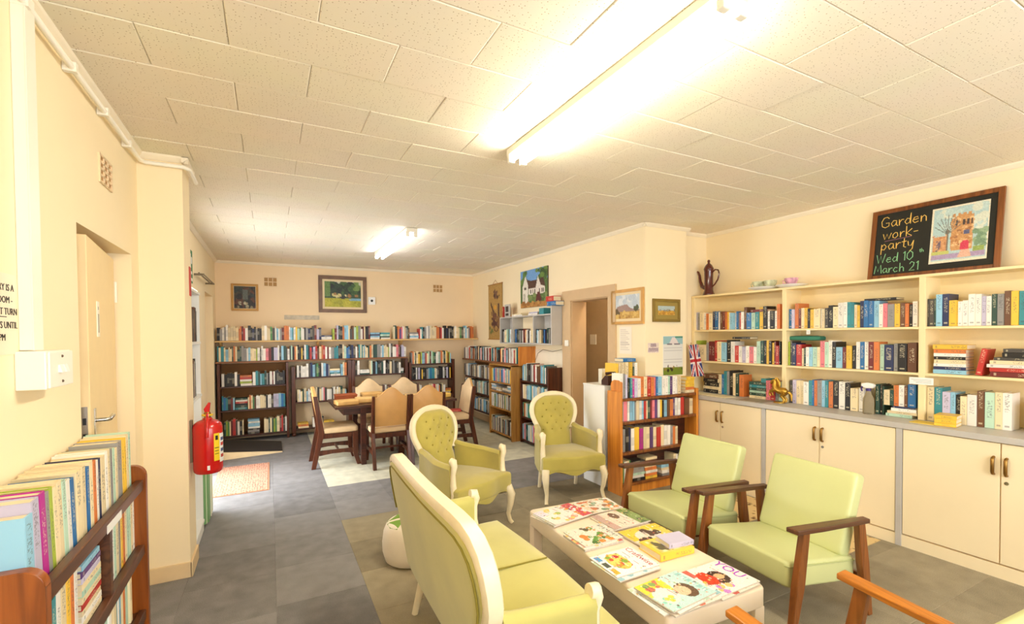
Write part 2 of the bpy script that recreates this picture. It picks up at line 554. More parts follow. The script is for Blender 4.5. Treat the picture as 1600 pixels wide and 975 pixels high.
tr = random.Random(3)
for k in range(-3, 26):
    y0, y1 = .950 + TD * k, .950 + TD * (k + 1)
    if y0 > YB - .02: break
    y1 = min(y1, YB)
    xm = XR if y0 < YREC - .1 else XD
    off = .479 if k % 2 else .177
    x = off - TW * 3
    while x < xm:
        a, b = max(x, XL), min(x + TW, xm)
        if b - a > .03:
            t = link('ceiling_tile', tme, ceil_o, loc=((a + b) / 2, (y0 + y1) / 2, CEIL + tr.uniform(-.0015, .0015)),
                     rot=(tr.gauss(0, .004), tr.gauss(0, .0015), 0))
            t.scale = (b - a - .002, y1 - y0 - .002, 1)
        x += TW

# floor of carpet tiles: grey, khaki under the chairs, pale under the big table
GREYC = carpet('carpet_grey', (134, 132, 132))
KHAKI = carpet('carpet_khaki', (148, 138, 116))
PALEC = carpet('carpet_pale', (206, 204, 184))
floor_o = struct('floor', MB().box(XL - .2, XR + .4, YREAR - .1, YB + .1, -.12, -.008), mat('subfloor', (96, 92, 88), 0.9))
cme = {}
for nm, m_ in (('g', GREYC), ('k', KHAKI), ('p', PALEC)):
    q = MB().loft([[(-.5, -.5, -.008), (.5, -.5, -.008), (.5, .5, -.008), (-.5, .5, -.008)],
                   [(-.5, -.5, -.002), (.5, -.5, -.002), (.5, .5, -.002), (-.5, .5, -.002)],
                   [(-.494, -.494, 0), (.494, -.494, 0), (.494, .494, 0), (-.494, .494, 0)]]).build('carpet_tile', m_)
    cme[nm] = q.data; bpy.data.objects.remove(q)
xs = [XL, -.497, .011, .516] + [.516 + .505 * i for i in range(1, 8)] + [XR]
for ci in range(len(xs) - 1):
    xa, xb = xs[ci], xs[ci + 1]
    off = {0: 3.2, 1: 3.45, 2: 3.51}.get(ci, 4.174)
    y = off - .4945 * 8
    while y < YB:
        ya, yb = max(y, -.2), min(y + .4945, YB)
        yc = (ya + yb) / 2
        y += .4945
        if yb - ya < .02 or xa > XD + .02 and yc > YREC + .2: continue
        key = 'g'
        if xa > .5:
            key = 'k' if yc < 4.174 else ('g' if yc < 5.163 else 'p')
        t = link('carpet_tile', cme[key], floor_o, loc=((xa + xb) / 2, yc, 0), rot=(0, 0, 0))
        t.scale = (xb - xa, yb - ya, 1)

# cornice strips under the ceiling
def cornice(name, p, q, n, s=.036, m=TRIM):
    """p to q along the wall top, n points away from the wall"""
    p, q, n = Vector(p), Vector(q), Vector(n)
    prof = [(0, 0), (0, -s), (s * .25, -s), (s * .55, -s * .72), (s * .9, -s * .35), (s, -s * .1), (s, 0)]
    rings = [[e + n * a + Vector((0, 0, b)) for a, b in prof] for e in (p, q)]
    return struct(name, MB().loft(rings), m)
Z = CEIL
cornice('trim_1', (XL, -1.5, Z), (XL, YCOL, Z), (1, 0, 0))
cornice('trim_2', (XL, YCOL, Z), (-.485 + .036, YCOL, Z), (0, -1, 0))
cornice('trim_3', (-.485, YCOL - .036, Z), (-.485, 3.95, Z), (1, 0, 0))
cornice('trim_4', (XL, 3.95, Z), (XL, YB, Z), (1, 0, 0))
cornice('trim_5', (XL, YB, Z), (XD, YB, Z), (0, -1, 0))
cornice('trim_6', (XD, YB, Z), (XD, YCOL - .036, Z), (-1, 0, 0))
cornice('trim_7', (XD - .036, YCOL, Z), (XCOL + .036, YCOL, Z), (0, -1, 0))
cornice('trim_8', (XCOL, YREC, Z), (XR, YREC, Z), (0, -1, 0))
cornice('trim_9', (XR, YREC, Z), (XR, -1.5, Z), (-1, 0, 0))
# skirting boards
mb = MB().box(XL, -.475, YCOL - .014, YCOL, 0, .10).box(-.485, -.471, YCOL - .014, 3.95, 0, .10)
struct('baseboard_pillar', mb, mat('skirting', (226, 200, 156), 0.5, vary=0.03), bevel=.003)
mb = MB().box(XD - .014, XD, 5.2, YB, 0, .11)
struct('baseboard_right', mb, TAUPE, bevel=.003)
struct('baseboard_back', MB().box(XL, XD, YB - .014, YB, 0, .1), TAUPE, bevel=.003)

# pipes and clips along the left wall top
pipe = thing('conduit_pipe', 'white electrical conduit pipe clipped along the top of the wall beside the door', 'pipe', (XL + .03, 0, CEIL - .065))
MB().tube([(0, -1.0, 0), (0, 3.6, 0), (.02, 3.635, 0), (.215, 3.637, 0), (.245, 3.66, -.004), (.248, 3.95, -.006)], .0125, 10).build('pipe', PLASTIC, pipe, smooth=50)
for y in np.arange(.4, 3.6, .42):
    MB().box(-.028, .016, y - .012, y + .012, -.018, .02).build('clip', PLASTIC, pipe)

# door_1 on the left: leaf ajar, lever handle, lock, hinge and small sign
door1 = MB().box(-.04, 0, -.8, 0, .01, 2.03).build('door_1', mat('door_cream', (238, 214, 164), 0.45, vary=0.02), loc=(-.80, 3.48, 0), rot=(0, 0, R(6.5)), bevel=.003)
door1['kind'] = 'structure'
dp = MB().box(0, .004, -.72, -.685, 1.05, 1.25).build('lock_plate', CHROME, door1, bevel=.001)
hd = MB().tube([(.004, -.70, 1.195), (.045, -.70, 1.195), (.052, -.692, 1.195), (.052, -.58, 1.198)], .009, 8).build('door_handle', CHROME, door1, smooth=50)
MB().box(-.031, -.009, -.803, -.8, 1.07, 1.27).build('lock_face', CHROME, door1)
MB().box(-.026, -.014, -.8045, -.803, 1.12, 1.15).box(-.026, -.014, -.8045, -.803, 1.19, 1.22).build('lock_bolt', BLACK, door1)
MB().tube([(.006, -.004, 1.78), (.006, -.004, 1.90)], .008, 8).build('hinge', PLASTIC, door1, smooth=50)
MB().tube([(.006, -.004, .25), (.006, -.004, .37)], .008, 8).build('hinge', PLASTIC, door1, smooth=50)
ds = MB().box(0, .003, -.59, -.53, 1.58, 1.75).build('door_sign', PLASTIC, door1)
MB().box(.003, .0036, -.57, -.55, 1.71, 1.725).box(.003, .0036, -.575, -.545, 1.60, 1.69).build('sign_print', mat('grey_print', (178, 172, 158), .6, vary=0), ds)

# doorway in the far right wall: wide taupe frame
mb = MB()
mb.box(XD - .022, XD - .0005, 4.12, 4.25, 0, 2.009).box(XD - .022, XD - .0005, 5.00, 5.19, 0, 2.009).box(XD - .022, XD - .0005, 4.12, 5.19, 2.01, 2.14)
mb.box(XD, XD + .22, 4.2505, 4.262, 0, 1.997).box(XD, XD + .22, 4.988, 4.9995, 0, 1.997).box(XD, XD + .22, 4.2505, 4.9995, 1.998, 2.0095)
struct('door_3', mb, TAUPE)
o = MB().box(4.29, 4.30, 5.54, 5.68, 1.42, 1.57).build('light_switch', PLASTIC)
tag(o, 'pale switch plate on the passage wall seen through the doorway', 'switch')
struct('door_2', MB().box(XL - .2, XL - .16, 7.04, 7.92, 0, 2.15), mat('door_cream', (0, 0, 0)))

# unseen fill lamp, added only to brighten the passage behind the doorway
pl_ = thing('passage_fill_lamp', 'small added fill lamp, out of view, brightening the passage beyond the doorway', 'lamp', (4.0, 4.35, CEIL))
MB().lathe([(.001, -.05), (.08, -.045), (.11, -.02), (.11, .012), (.001, .012)], n=20).build('shade', mat('fill_lamp_glow', (255, 240, 214), .4, vary=0, emit=((255, 246, 232), 62.0)), pl_, smooth=50)
# ------------------------------------------------------------------ ceiling lamps
def lamp(label, x, y0, y1, strength, col, nm):
    t = thing('fluorescent_light', label, 'ceiling light', (x, (y0 + y1) / 2, CEIL - .002), 0, 'fluorescent ceiling lights')
    h = (y1 - y0) / 2
    MB().box(-.06, .06, -h, h, -.045, 0).build('batten', PLASTIC, t, bevel=.006)
    em = bpy.data.materials.new(nm); em.use_nodes = True
    nt = em.node_tree; nt.nodes.remove(nt.nodes['Principled BSDF'])
    e = nt.nodes.new('ShaderNodeEmission'); e.inputs[0].default_value = rgb(*col); e.inputs[1].default_value = strength
    nt.links.new(e.outputs[0], nt.nodes['Material Output'].inputs['Surface'])
    for s in (-1, 1):
        MB().tube([(s * .042, -h + .03, -.068), (s * .042, h - .03, -.068)], .019, 12).build('tube', em, t, smooth=50)
        for e_ in (-1, 1):
            MB().box(s * .042 - .02, s * .042 + .02, e_ * (h - .03) - .016, e_ * (h - .03) + .016, -.092, -.04).build('tube_holder', PLASTIC, t, bevel=.005)
    return t
lamp('long twin-tube fluorescent light above the coffee table, glowing warm', 1.385, 1.02, 2.60, TUBE_NEAR, (255, 244, 220), 'tube_glow_warm')
lamp('smaller-looking twin-tube fluorescent light above the dining table, glowing cool', 1.37, 4.92, 6.62, TUBE_FAR, (248, 250, 255), 'tube_glow_cool')

# ------------------------------------------------------------------ on the left wall
INK = mat('sign_ink', (40, 34, 30), .7, vary=0)
sg = thing('notice_board', 'pale notice with dark capital lettering beside the vertical trunking', 'sign', (XL, 0, 0))
MB().box(0, .004, 1.60, 2.045, 1.525, 1.775).build('board', mat('sign_board', (240, 226, 200), .5, vary=0), sg)
for s, z, yr in (('ARY IS A', 1.722, 2.034), ('ROOM -', 1.684, 2.024), ('NOT TURN', 1.648, 2.052), ('GHTS UNTIL', 1.606, 2.052), ('PM', 1.568, 1.975)):
    text('lettering', s, .030, INK, sg, (.0045, yr, z), (R(90), 0, R(90)), 'RIGHT')
MB().box(.004, .0047, 1.94, 1.985, 1.640, 1.6425).build('underline', INK, sg)
tk = thing('trunking', 'vertical white cable trunking running up from the switch box', 'trunking', (XL, 2.105, 0))
MB().box(0, .034, -.035, .035, 1.535, 2.70).build('duct', PLASTIC, tk, bevel=.003)
MB().box(.034, .037, -.037, .037, 1.535, 2.70).build('cover', PLASTIC, tk, bevel=.001)
sw = thing('light_switch', 'white surface-mounted light switch box with two rockers', 'switch', (XL, 2.14, 1.47))
MB().box(0, .075, -.105, .105, -.063, .063).build('box', PLASTIC, sw, bevel=.004)
pl = MB().box(.075, .083, -.10, .10, -.06, .06).build('plate', PLASTIC, sw, bevel=.003)
for y in (-.02, .02):
    MB().prism([(.083, -.012), (.094, -.012), (.087, .014), (.083, .014)], y - .013, y + .013, 'y').build('rocker', WHITE, sw)
for z in (-.043, .043):
    MB().ball((.083, 0, z), .005, 8).build('screw', mat('screw', (110, 90, 70), .4, .6, vary=0), sw)
def airbrick(label, loc, rot, nx, nz, w, h, round_=False):
    t = thing('air_vent', label, 'vent', loc, 0, 'air vents')
    t.rotation_euler = rot
    m = MB()
    for i in range(nx + 1):
        x = -w / 2 + w * i / nx; m.box(x - .006, x + .006, -.008, 0, -h / 2 - .006, h / 2 + .006)
    for j in range(nz + 1):
        z = -h / 2 + h * j / nz; m.box(-w / 2, w / 2, -.008, 0, z - .006, z + .006)
    m.build('grille', WALLB, t)
    MB().box(-w / 2, w / 2, -.0025, -.0005, -h / 2, h / 2).build('opening', mat('vent_dark', (176, 136, 84), .8, vary=0), t)
airbrick('cream air vent high on the wall above the cream door', (XL, 3.02, 2.40), (0, 0, R(90)), 3, 4, .19, .13)
airbrick('small air vent on the back wall between the two framed paintings', (.025, YB, 2.437), (0, 0, 0), 3, 2, .185, .14)
airbrick('small air vent alone near the corner of the back wall', (2.78, YB, 2.44), (0, 0, 0), 3, 2, .185, .14)

ex = thing('exit_sign', 'green and white sign high on the wall past the pillar', 'sign', (XL + .004, 5.83, 2.31))
MB().box(-.003, .004, -.10, .10, -.17, .17).build('panel', mat('sign_green', (36, 120, 76), .5, vary=0), ex)
MB().box(.004, .005, -.07, -.01, -.02, .13).box(.004, .005, -.06, .06, -.08, -.05).box(.004, .005, .0, .07, .03, .10).box(.004, .005, -.08, .08, -.15, -.12).build('pictogram', WHITE, ex)
fs = MB().box(-.485, -.481, 3.86, 3.93, 1.86, 2.06).build('fire_sign', [mat('sign_red', (190, 44, 34), .5, vary=0)])
tag(fs, 'narrow red sign on the side of the pillar above the extinguisher', 'sign')
rl = thing('curtain_rail', 'double metal rail on the wall above the far doorway', 'rail', (XL, 6.6, 2.27))
for dx, dz in ((.05, 0), (.09, -.012)):
    MB().tube([(dx, -.55, dz), (dx, .55, dz)], .008, 8).build('rod', mat('rail_metal', (120, 106, 84), .4, .5, vary=0), rl, smooth=50)
for y in (-.5, .5):
    MB().box(0, .095, y - .008, y + .008, -.022, .0).build('bracket', mat('rail_metal', (0, 0, 0)), rl)

# white shelf unit behind the pillar
wsu = thing('shelf_unit', 'narrow white shelf unit standing behind the pillar', 'shelf', (XL, 4.23, 0))
MB().box(0, .22, -.27, -.25, 0, 1.93).build('side_panel', WHITE, wsu)
MB().box(0, .22, .25, .27, 0, 1.93).build('side_panel', WHITE, wsu)
MB().box(0, .01, -.25, .25, 0, 1.93).build('back_panel', WHITE, wsu)
for z in (.08, .62, 1.10, 1.52, 1.91):
    MB().box(.01, .228, -.25, .25, z, z + .018).build('shelf', WHITE, wsu)
MB().box(.205, .22, -.25, .25, 0, .08).build('plinth', WHITE, wsu)
cs = thing('skirted_stand', 'low stand skirted in green and white striped cloth beside the white shelf', 'stand', (XL, 4.74, 0))
pts = []
for i in range(49):
    t = i / 48.0
    w = .012 * math.sin(i * 1.9)
    if t < .3: pts.append((t / .3 * .24, -.2 + w))
    elif t < .7: pts.append((.24 + w, -.2 + (t - .3) / .4 * .4))
    else: pts.append(((1 - t) / .3 * .24, .2 + w))
me = MB()
rings = [[(p[0], p[1], z) for p in pts] for z in (.03, .25, .5, .72)]
me.loft(rings)
cl = me.build('cloth', SPINES, cs, smooth=60)
at = cl.data.attributes.new('Col', 'FLOAT_COLOR', 'CORNER')
gc, wc = rgb(120, 168, 112), rgb(226, 230, 206)
cols = []
for p in cl.data.polygons:
    cc = gc if (p.vertices[0] % 49) % 4 < 2 else wc
    for _ in p.loop_indices: cols += list(cc)
at.data.foreach_set('color', cols)

# ------------------------------------------------------------------ fire extinguisher on the pillar
fe = thing('fire_extinguisher', 'red fire extinguisher with yellow and white label hung on the pillar', 'fire extinguisher', (-.385, 3.76, .655))
RED = mat('extinguisher_red', (196, 16, 18), .22, vary=0.03, coat=.4)
MB().lathe([(.001, 0), (.075, 0), (.086, .012), (.088, .03), (.088, .30), (.082, .328), (.062, .348), (.03, .36), (.024, .372), (.001, .372)], n=28).build('cylinder', RED, fe, smooth=40)
MB().lathe([(.001, .37), (.02, .37), (.022, .40), (.016, .41), (.001, .41)], n=16).build('valve', BRASS, fe, smooth=40)
MB().prism([(-.012, .40), (.012, .40), (.02, .47), (.008, .475), (-.02, .43)], -.011, .011, 'y').build('lever', RED, fe, bevel=.002)
MB().lathe([(.024, .385), (.034, .385), (.034, .395), (.024, .395)], n=16).build('safety_ring', mat('ring_yellow', (226, 190, 40), .4, vary=0), fe, smooth=40)
MB().tube([(.002, -.015, .395), (.004, -.05, .385), (.006, -.085, .345), (.006, -.094, .30), (.006, -.094, .25)], .010, 8).build('hose', RED, fe, smooth=50)
MB().box(-.105, -.085, -.025, .025, .08, .36).build('bracket', mat('rail_metal', (0, 0, 0)), fe)
def wrap(name, a0, a1, z0, z1, m, r=.0888):
    n = 14
    mb = MB()
    vs, fs_ = [], []
    for i in range(n + 1):
        a = a0 + (a1 - a0) * i / n
        vs += [(r * math.cos(a), r * math.sin(a), z0), (r * math.cos(a), r * math.sin(a), z1)]
    for i in range(n): fs_.append((2 * i, 2 * i + 2, 2 * i + 3, 2 * i + 1))
    mb._add(vs, fs_)
    return mb.build(name, m, fe, smooth=60)
wrap('yellow_label', R(-62), R(-36), .085, .27, mat('label_yellow', (238, 206, 40), .5, vary=0))
wrap('white_label', R(-36), R(0), .07, .265, WHITE)
wrap('print', R(-56), R(-44), .225, .255, BLACK, .0892)
wrap('print', R(-59), R(-40), .17, .175, BLACK, .0892); wrap('print', R(-59), R(-42), .15, .154, BLACK, .0892); wrap('print', R(-59), R(-41), .13, .134, BLACK, .0892)
for i, z in enumerate((.10, .14, .18, .215)):
    wrap('print', R(-30), R(-6), z, z + .022, mat('label_blue', (70, 84, 130), .5, vary=0) if i % 2 else mat('label_red', (190, 60, 50), .5, vary=0), .0892)
wrap('inspection_tag', R(-88), R(-78), .03, .06, WHITE)

# ------------------------------------------------------------------ cabinets, worktop and shelves on the right wall
XC = 4.095
def cabinet(y0, y1, split, label):
    t = thing('base_cabinet', label, 'cabinet', (XC, (y0 + y1) / 2, 0), 0, 'cream base cabinets under the worktop')
    a, b, s = y0 - (y0 + y1) / 2, y1 - (y0 + y1) / 2, split - (y0 + y1) / 2
    MB().box(.02, XR - XC - .004, a + .001, b - .001, .09, .866).build('body', CABDOOR, t)
    MB().box(0, .04, a, b, 0, .085).build('plinth', CABDOOR, t)
    MB().box(-.006, .03, a, a + .038, 0, .868).build('stile', GREYP, t, bevel=.002)
    MB().box(-.006, .03, b - .0, b + .0005, 0, .868)
    for (p, q, hy) in ((a + .042, s - .003, s - .028), (s + .003, b - .004, s + .032)):
        d = MB().box(0, .02, p, q, .095, .862).build('door', CABDOOR, t, bevel=.002)
        MB().tube([(0, hy, .772), (-.018, hy, .768), (-.024, hy, .755), (-.024, hy, .680), (-.018, hy, .667), (0, hy, .663)], [.008, .009, .010, .010, .009, .008], 8).build('handle', BRASS, d, smooth=50)
        if hy < s:
            MB().lathe([(.001, 0), (.011, 0), (.011, .004), (.001, .004)], n=12).build('lock', CHROME, d, loc=(0, hy, .615), rot=(0, R(-90), 0))
    return t
cabinet(2.745, 3.805, 3.235, 'cream two-door base cabinet nearest the column corner')
cabinet(1.685, 2.745, 2.265, 'cream two-door base cabinet behind the lime armchairs')
cabinet(.625, 1.685, 1.168, 'cream two-door base cabinet nearest the camera with brass handles')
cabinet(-.435, .625, .10, 'cream two-door base cabinet last in the row toward the rear window')
ct = MB().box(XC - .016, XR - .002, -.435, 3.805, .868, .91).build('worktop', [GREYP], bevel=.003)
tag(ct, 'long grey laminate worktop along the cabinets', 'worktop')

XS = 4.325
su = thing('counter_shelving', 'cream three-tier open shelving standing on the worktop', 'shelving', (XS, 0, .912))
for y in (3.785, 2.715, 1.665, .62, -.42):
    MB().box(0, .245, y - .02, y + .02, 0, 1.07).build('upright', CREAM, su, bevel=.002)
for z, nm in ((.335, 'shelf'), (.682, 'shelf'), (1.07, 'top_board')):
    for a, b in ((2.735, 3.765), (1.685, 2.695), (.64, 1.645), (-.40, .60)):
        if nm == 'shelf': MB().box(0, .245, a, b, z, z + .018).build(nm, CREAM, su, bevel=.0015)
    if nm == 'top_board': MB().box(-.002, .245, -.44, 3.805, z, z + .02).build(nm, CREAM, su, bevel=.002)
MB().box(.235, .245, -.42, 3.785, 0, 1.07).build('back_panel', CREAM, su)
def shelf_label(label, y, z, w, h, s=None):
    t = thing('shelf_label', label, 'label', (XS - .001, y, z))
    MB().box(-.004, 0, -w / 2, w / 2, -h / 2, h / 2).build('card', WHITE, t)
    if s: text('lettering', s, h * .7, INK, t, (-.0045, w * .3, -h * .25), (R(90), 0, R(-90)))
    else:
        m = MB()
        for i in range(3): m.box(-.0047, -.004, -w * .42, w * (.42 - .1 * i), h * (.22 - .22 * i) - .002, h * (.22 - .22 * i) + .001)
        m.build('print', mat('grey_print', (0, 0, 0)), t)
shelf_label('tiny white card stuck on the edge of the topmost shelf', 2.49, 1.578, .032, .04)
shelf_label('long white label strip on the upright between two shelf bays', 1.665, 1.205, .145, .052)
# ------------------------------------------------------------------ books
KEY = {'k': (30, 27, 28), 'd': (74, 70, 66), 's': (150, 148, 145), 'w': (240, 236, 226), 'c': (236, 218, 176), 'y': (238, 194, 66),
       'o': (216, 124, 62), 'r': (192, 52, 46), 'm': (112, 36, 36), 'u': (108, 70, 46), 'p': (230, 128, 138), 'x': (190, 44, 150),
       'v': (98, 64, 122), 'i': (200, 194, 218), 'n': (36, 46, 86), 'b': (42, 112, 172), 'l': (146, 196, 220), 't': (54, 142, 152),
       'a': (184, 216, 194), 'g': (76, 134, 74), 'e': (40, 74, 64), 'z': (166, 186, 64)}
CNAME = {'k': 'black', 'd': 'dark grey', 's': 'grey', 'w': 'white', 'c': 'cream', 'y': 'yellow', 'o': 'orange', 'r': 'red', 'm': 'maroon',
         'u': 'brown', 'p': 'pink', 'x': 'magenta', 'v': 'purple', 'i': 'lilac', 'n': 'navy', 'b': 'blue', 'l': 'light blue', 't': 'teal',
         'a': 'pale green', 'g': 'green', 'e': 'dark green', 'z': 'lime green'}
ONES = 'zero first second third fourth fifth sixth seventh eighth ninth tenth eleventh twelfth thirteenth fourteenth fifteenth sixteenth seventeenth eighteenth nineteenth twentieth'.split()
TENS = {20: 'twenty', 30: 'thirty', 40: 'forty'}
def nth(n):
    if n <= 20: return ONES[n]
    t = n // 10 * 10
    return ('thirtieth' if t == 30 else 'fortieth') if n == t else TENS[t] + '-' + ONES[n - t]

def book_mesh():
    """unit book: thickness x, depth y (spine at 0), height z; boards proud of a recessed page block"""
    m = MB()
    c = .09
    m.box(-.5, -.5 + c, .0, 1, 0, 1).box(.5 - c, .5, .0, 1, 0, 1)
    m.loft([[(-.5, .02, 0), (.5, .02, 0), (.5, .02, 1), (-.5, .02, 1)], [(-.42, -.005, 0), (.42, -.005, 0), (.42, -.005, 1), (-.42, -.005, 1)]])
    m.mi = 1
    m.box(-.5 + c, .5 - c, .02, .97, .012, .985)
    o = m.build('book', [BOOKM, PAGES])
    me = o.data; bpy.data.objects.remove(o)
    return me
BME = book_mesh()
bv = random.Random(11)
NBOOKS = 0
def book(label, group, loc, size, key, rot):
    global NBOOKS
    NBOOKS += 1
    o = link('book', BME, loc=loc, rot=rot)
    o.scale = size
    k = KEY[key]; j = bv.uniform(.88, 1.1)
    o.color = tuple(min(1, x * j) for x in rgb(*k)[:3]) + (1,)
    return tag(o, label, 'book', group)

ROWS = {
 'r11':'3.767,0.032,0.201,i 3.732,0.037,0.194,s 3.688,0.051,0.198,c 3.644,0.037,0.19,w 3.608,0.036,0.182,o 3.567,0.046,0.181,c 3.526,0.035,0.202,n 3.487,0.043,0.2,b 3.456,0.02,0.193,w 3.431,0.03,0.197,u 3.401,0.029,0.196,m 3.374,0.026,0.189,o 3.351,0.021,0.188,y 3.331,0.018,0.181,w 3.306,0.033,0.175,l 3.278,0.022,0.173,l 3.257,0.02,0.178,w 3.238,0.018,0.188,b 3.22,0.019,0.176,s 3.2,0.02,0.175,r 3.175,0.03,0.18,w 3.144,0.032,0.227,u 3.101,0.054,0.169,b 3.053,0.042,0.166,a 3.01,0.043,0.172,t 2.968,0.041,0.217,y 2.926,0.043,0.225,k 2.89,0.029,0.177,w 2.853,0.047,0.175,k 2.817,0.025,0.173,w 2.788,0.032,0.237,o',
 'r12':'3.767,0.056,0.225,z 3.683,0.112,0.178,c 3.613,0.028,0.203,s 3.58,0.038,0.217,m 3.54,0.041,0.209,m 3.501,0.038,0.227,r 3.455,0.054,0.216,c 3.396,0.065,0.205,l 3.336,0.054,0.234,k 3.288,0.043,0.218,w 3.244,0.045,0.174,r 3.202,0.039,0.172,w 3.16,0.043,0.164,i 3.117,0.043,0.174,w 3.071,0.051,0.166,p 3.029,0.033,0.167,w 2.993,0.038,0.223,a 2.958,0.031,0.229,e 2.929,0.029,0.226,k 2.898,0.032,0.232,y 2.869,0.027,0.227,k 2.845,0.021,0.212,y 2.825,0.017,0.222,m 2.8,0.034,0.182,r 2.777,0.012,0.223,k',
 'r13':'3.534,0.03,0.207,c 3.502,0.035,0.207,c 3.457,0.054,0.212,c 3.414,0.032,0.215,b 3.38,0.036,0.252,t 3.348,0.029,0.252,s 3.31,0.046,0.262,k 3.271,0.032,0.237,c 3.236,0.039,0.237,e 3.189,0.054,0.226,o 2.943,0.052,0.207,t 2.893,0.048,0.191,p 2.845,0.049,0.193,r 2.805,0.03,0.188,s 2.774,0.031,0.185,a',
 'r21':'2.711,0.03,0.238,w 2.679,0.035,0.183,b 2.649,0.025,0.179,i 2.618,0.036,0.232,o 2.588,0.025,0.182,m 2.561,0.028,0.187,c 2.532,0.031,0.187,y 2.503,0.025,0.178,k 2.478,0.027,0.17,y 2.436,0.057,0.174,c 2.399,0.016,0.172,w 2.38,0.022,0.168,c 2.355,0.028,0.176,d 2.322,0.039,0.197,k 2.281,0.042,0.183,c 2.24,0.04,0.215,w 2.205,0.03,0.218,w 2.177,0.026,0.216,t 2.151,0.027,0.211,t',
 'r22':'2.695,0.038,0.221,z 2.667,0.019,0.227,d 2.639,0.037,0.209,n 2.595,0.05,0.197,r 2.561,0.018,0.162,c 2.542,0.021,0.168,e 2.517,0.028,0.175,w 2.488,0.03,0.175,l 2.454,0.039,0.176,a 2.421,0.025,0.177,c 2.388,0.042,0.23,p 2.353,0.027,0.224,a 2.323,0.034,0.236,w 2.29,0.031,0.225,k 2.249,0.052,0.18,l 2.208,0.031,0.181,m 2.171,0.041,0.193,y 2.138,0.025,0.194,k',
 'r23':'2.665,0.029,0.211,d 2.635,0.033,0.22,i 2.598,0.041,0.217,c 2.565,0.024,0.214,c 2.529,0.047,0.211,w 2.49,0.031,0.226,t 2.467,0.016,0.234,b 2.446,0.027,0.23,o 2.412,0.04,0.233,s 2.378,0.027,0.235,l 2.351,0.028,0.232,t 2.319,0.037,0.229,o 2.276,0.048,0.238,k 2.227,0.05,0.237,w 2.18,0.043,0.23,k 2.151,0.016,0.188,c 2.135,0.015,0.189,c',
 'r31':'2.125,0.02,0.191,c 2.104,0.021,0.184,y 2.079,0.03,0.22,n 2.047,0.034,0.22,b 2.012,0.036,0.215,b 1.975,0.038,0.213,l 1.942,0.027,0.185,w 1.914,0.03,0.189,p 1.876,0.046,0.181,s 1.835,0.036,0.182,y 1.8,0.035,0.187,u 1.77,0.023,0.18,o 1.748,0.021,0.173,k 1.722,0.032,0.193,w',
 'r32':'2.107,0.03,0.227,w 2.075,0.033,0.227,b 2.043,0.032,0.227,w 2.008,0.039,0.228,m 1.97,0.037,0.228,o 1.935,0.032,0.209,a 1.888,0.063,0.204,n 1.841,0.029,0.216,s 1.797,0.06,0.216,k 1.737,0.059,0.224,u',
 'r33':'2.13,0.057,0.19,c 2.08,0.042,0.195,w 1.96,0.029,0.24,e 1.937,0.017,0.237,k 1.922,0.011,0.227,e',
 'r33b':'1.897,0.041,0.12,c 1.863,0.026,0.121,e 1.834,0.032,0.162,o 1.8,0.036,0.166,w 1.772,0.021,0.158,u 1.734,0.053,0.177,b',
 'r41':'1.651,0.033,0.203,d 1.62,0.028,0.201,d 1.601,0.01,0.206,e 1.578,0.036,0.233,l 1.541,0.038,0.234,n 1.5,0.044,0.185,y 1.474,0.008,0.179,y 1.46,0.021,0.175,w 1.434,0.03,0.18,w 1.4,0.038,0.222,w 1.365,0.033,0.219,w 1.336,0.024,0.203,i 1.311,0.026,0.201,w 1.285,0.026,0.213,e 1.255,0.035,0.212,s 1.22,0.033,0.229,u 1.186,0.036,0.226,y 1.152,0.031,0.223,t 1.124,0.026,0.22,k',
 'r43':'1.622,0.047,0.254,c 1.575,0.045,0.252,t 1.53,0.045,0.224,i 1.494,0.028,0.223,l 1.466,0.027,0.209,k 1.434,0.037,0.202,c 1.39,0.051,0.218,w 1.346,0.038,0.247,u 1.301,0.051,0.244,a 1.256,0.039,0.249,c 1.215,0.045,0.248,w',
 'b1':'3.037,0.032,0.243,w 3.067,0.029,0.239,s 3.097,0.03,0.229,i 3.126,0.028,0.192,k 3.155,0.029,0.191,t 3.182,0.026,0.183,x 3.215,0.04,0.188,i 3.256,0.043,0.186,w 3.3,0.045,0.201,o 3.345,0.045,0.197,c 3.392,0.048,0.188,r 3.438,0.044,0.185,o 3.472,0.024,0.188,p 3.497,0.025,0.191,b 3.537,0.057,0.189,l 3.59,0.048,0.196,w 3.632,0.036,0.192,w 3.664,0.029,0.188,a 3.7,0.041,0.186,v 3.74,0.04,0.188,w 3.776,0.031,0.185,w 3.814,0.046,0.185,c',
}
def right_row(key, z, where, start=0, anchor='the coffee-pot end'):
    """upright books, spines towards -x on the right wall"""
    n = start
    for t in ROWS[key].split():
        y, th, h, k = t.split(',')
        n += 1
        lo, hi = next(b for b in ((2.738, 3.762), (1.688, 2.692), (.643, 1.642)) if float(y) > b[0] - .03)
        y1, y0 = min(hi, float(y) + float(th) / 2), max(lo, float(y) - float(th) / 2)
        if y1 - y0 < .006: continue
        y, th = (y0 + y1) / 2, y1 - y0
        book('%s book, %s from %s, %s' % (CNAME[k], nth(n), anchor, where), 'books on the worktop shelving',
             (XS + .032 + bv.uniform(-.006, .008), float(y), z + .0008), (float(th) * .96, bv.uniform(.13, .165), float(h)), k, (0, 0, R(-90)))
    return n
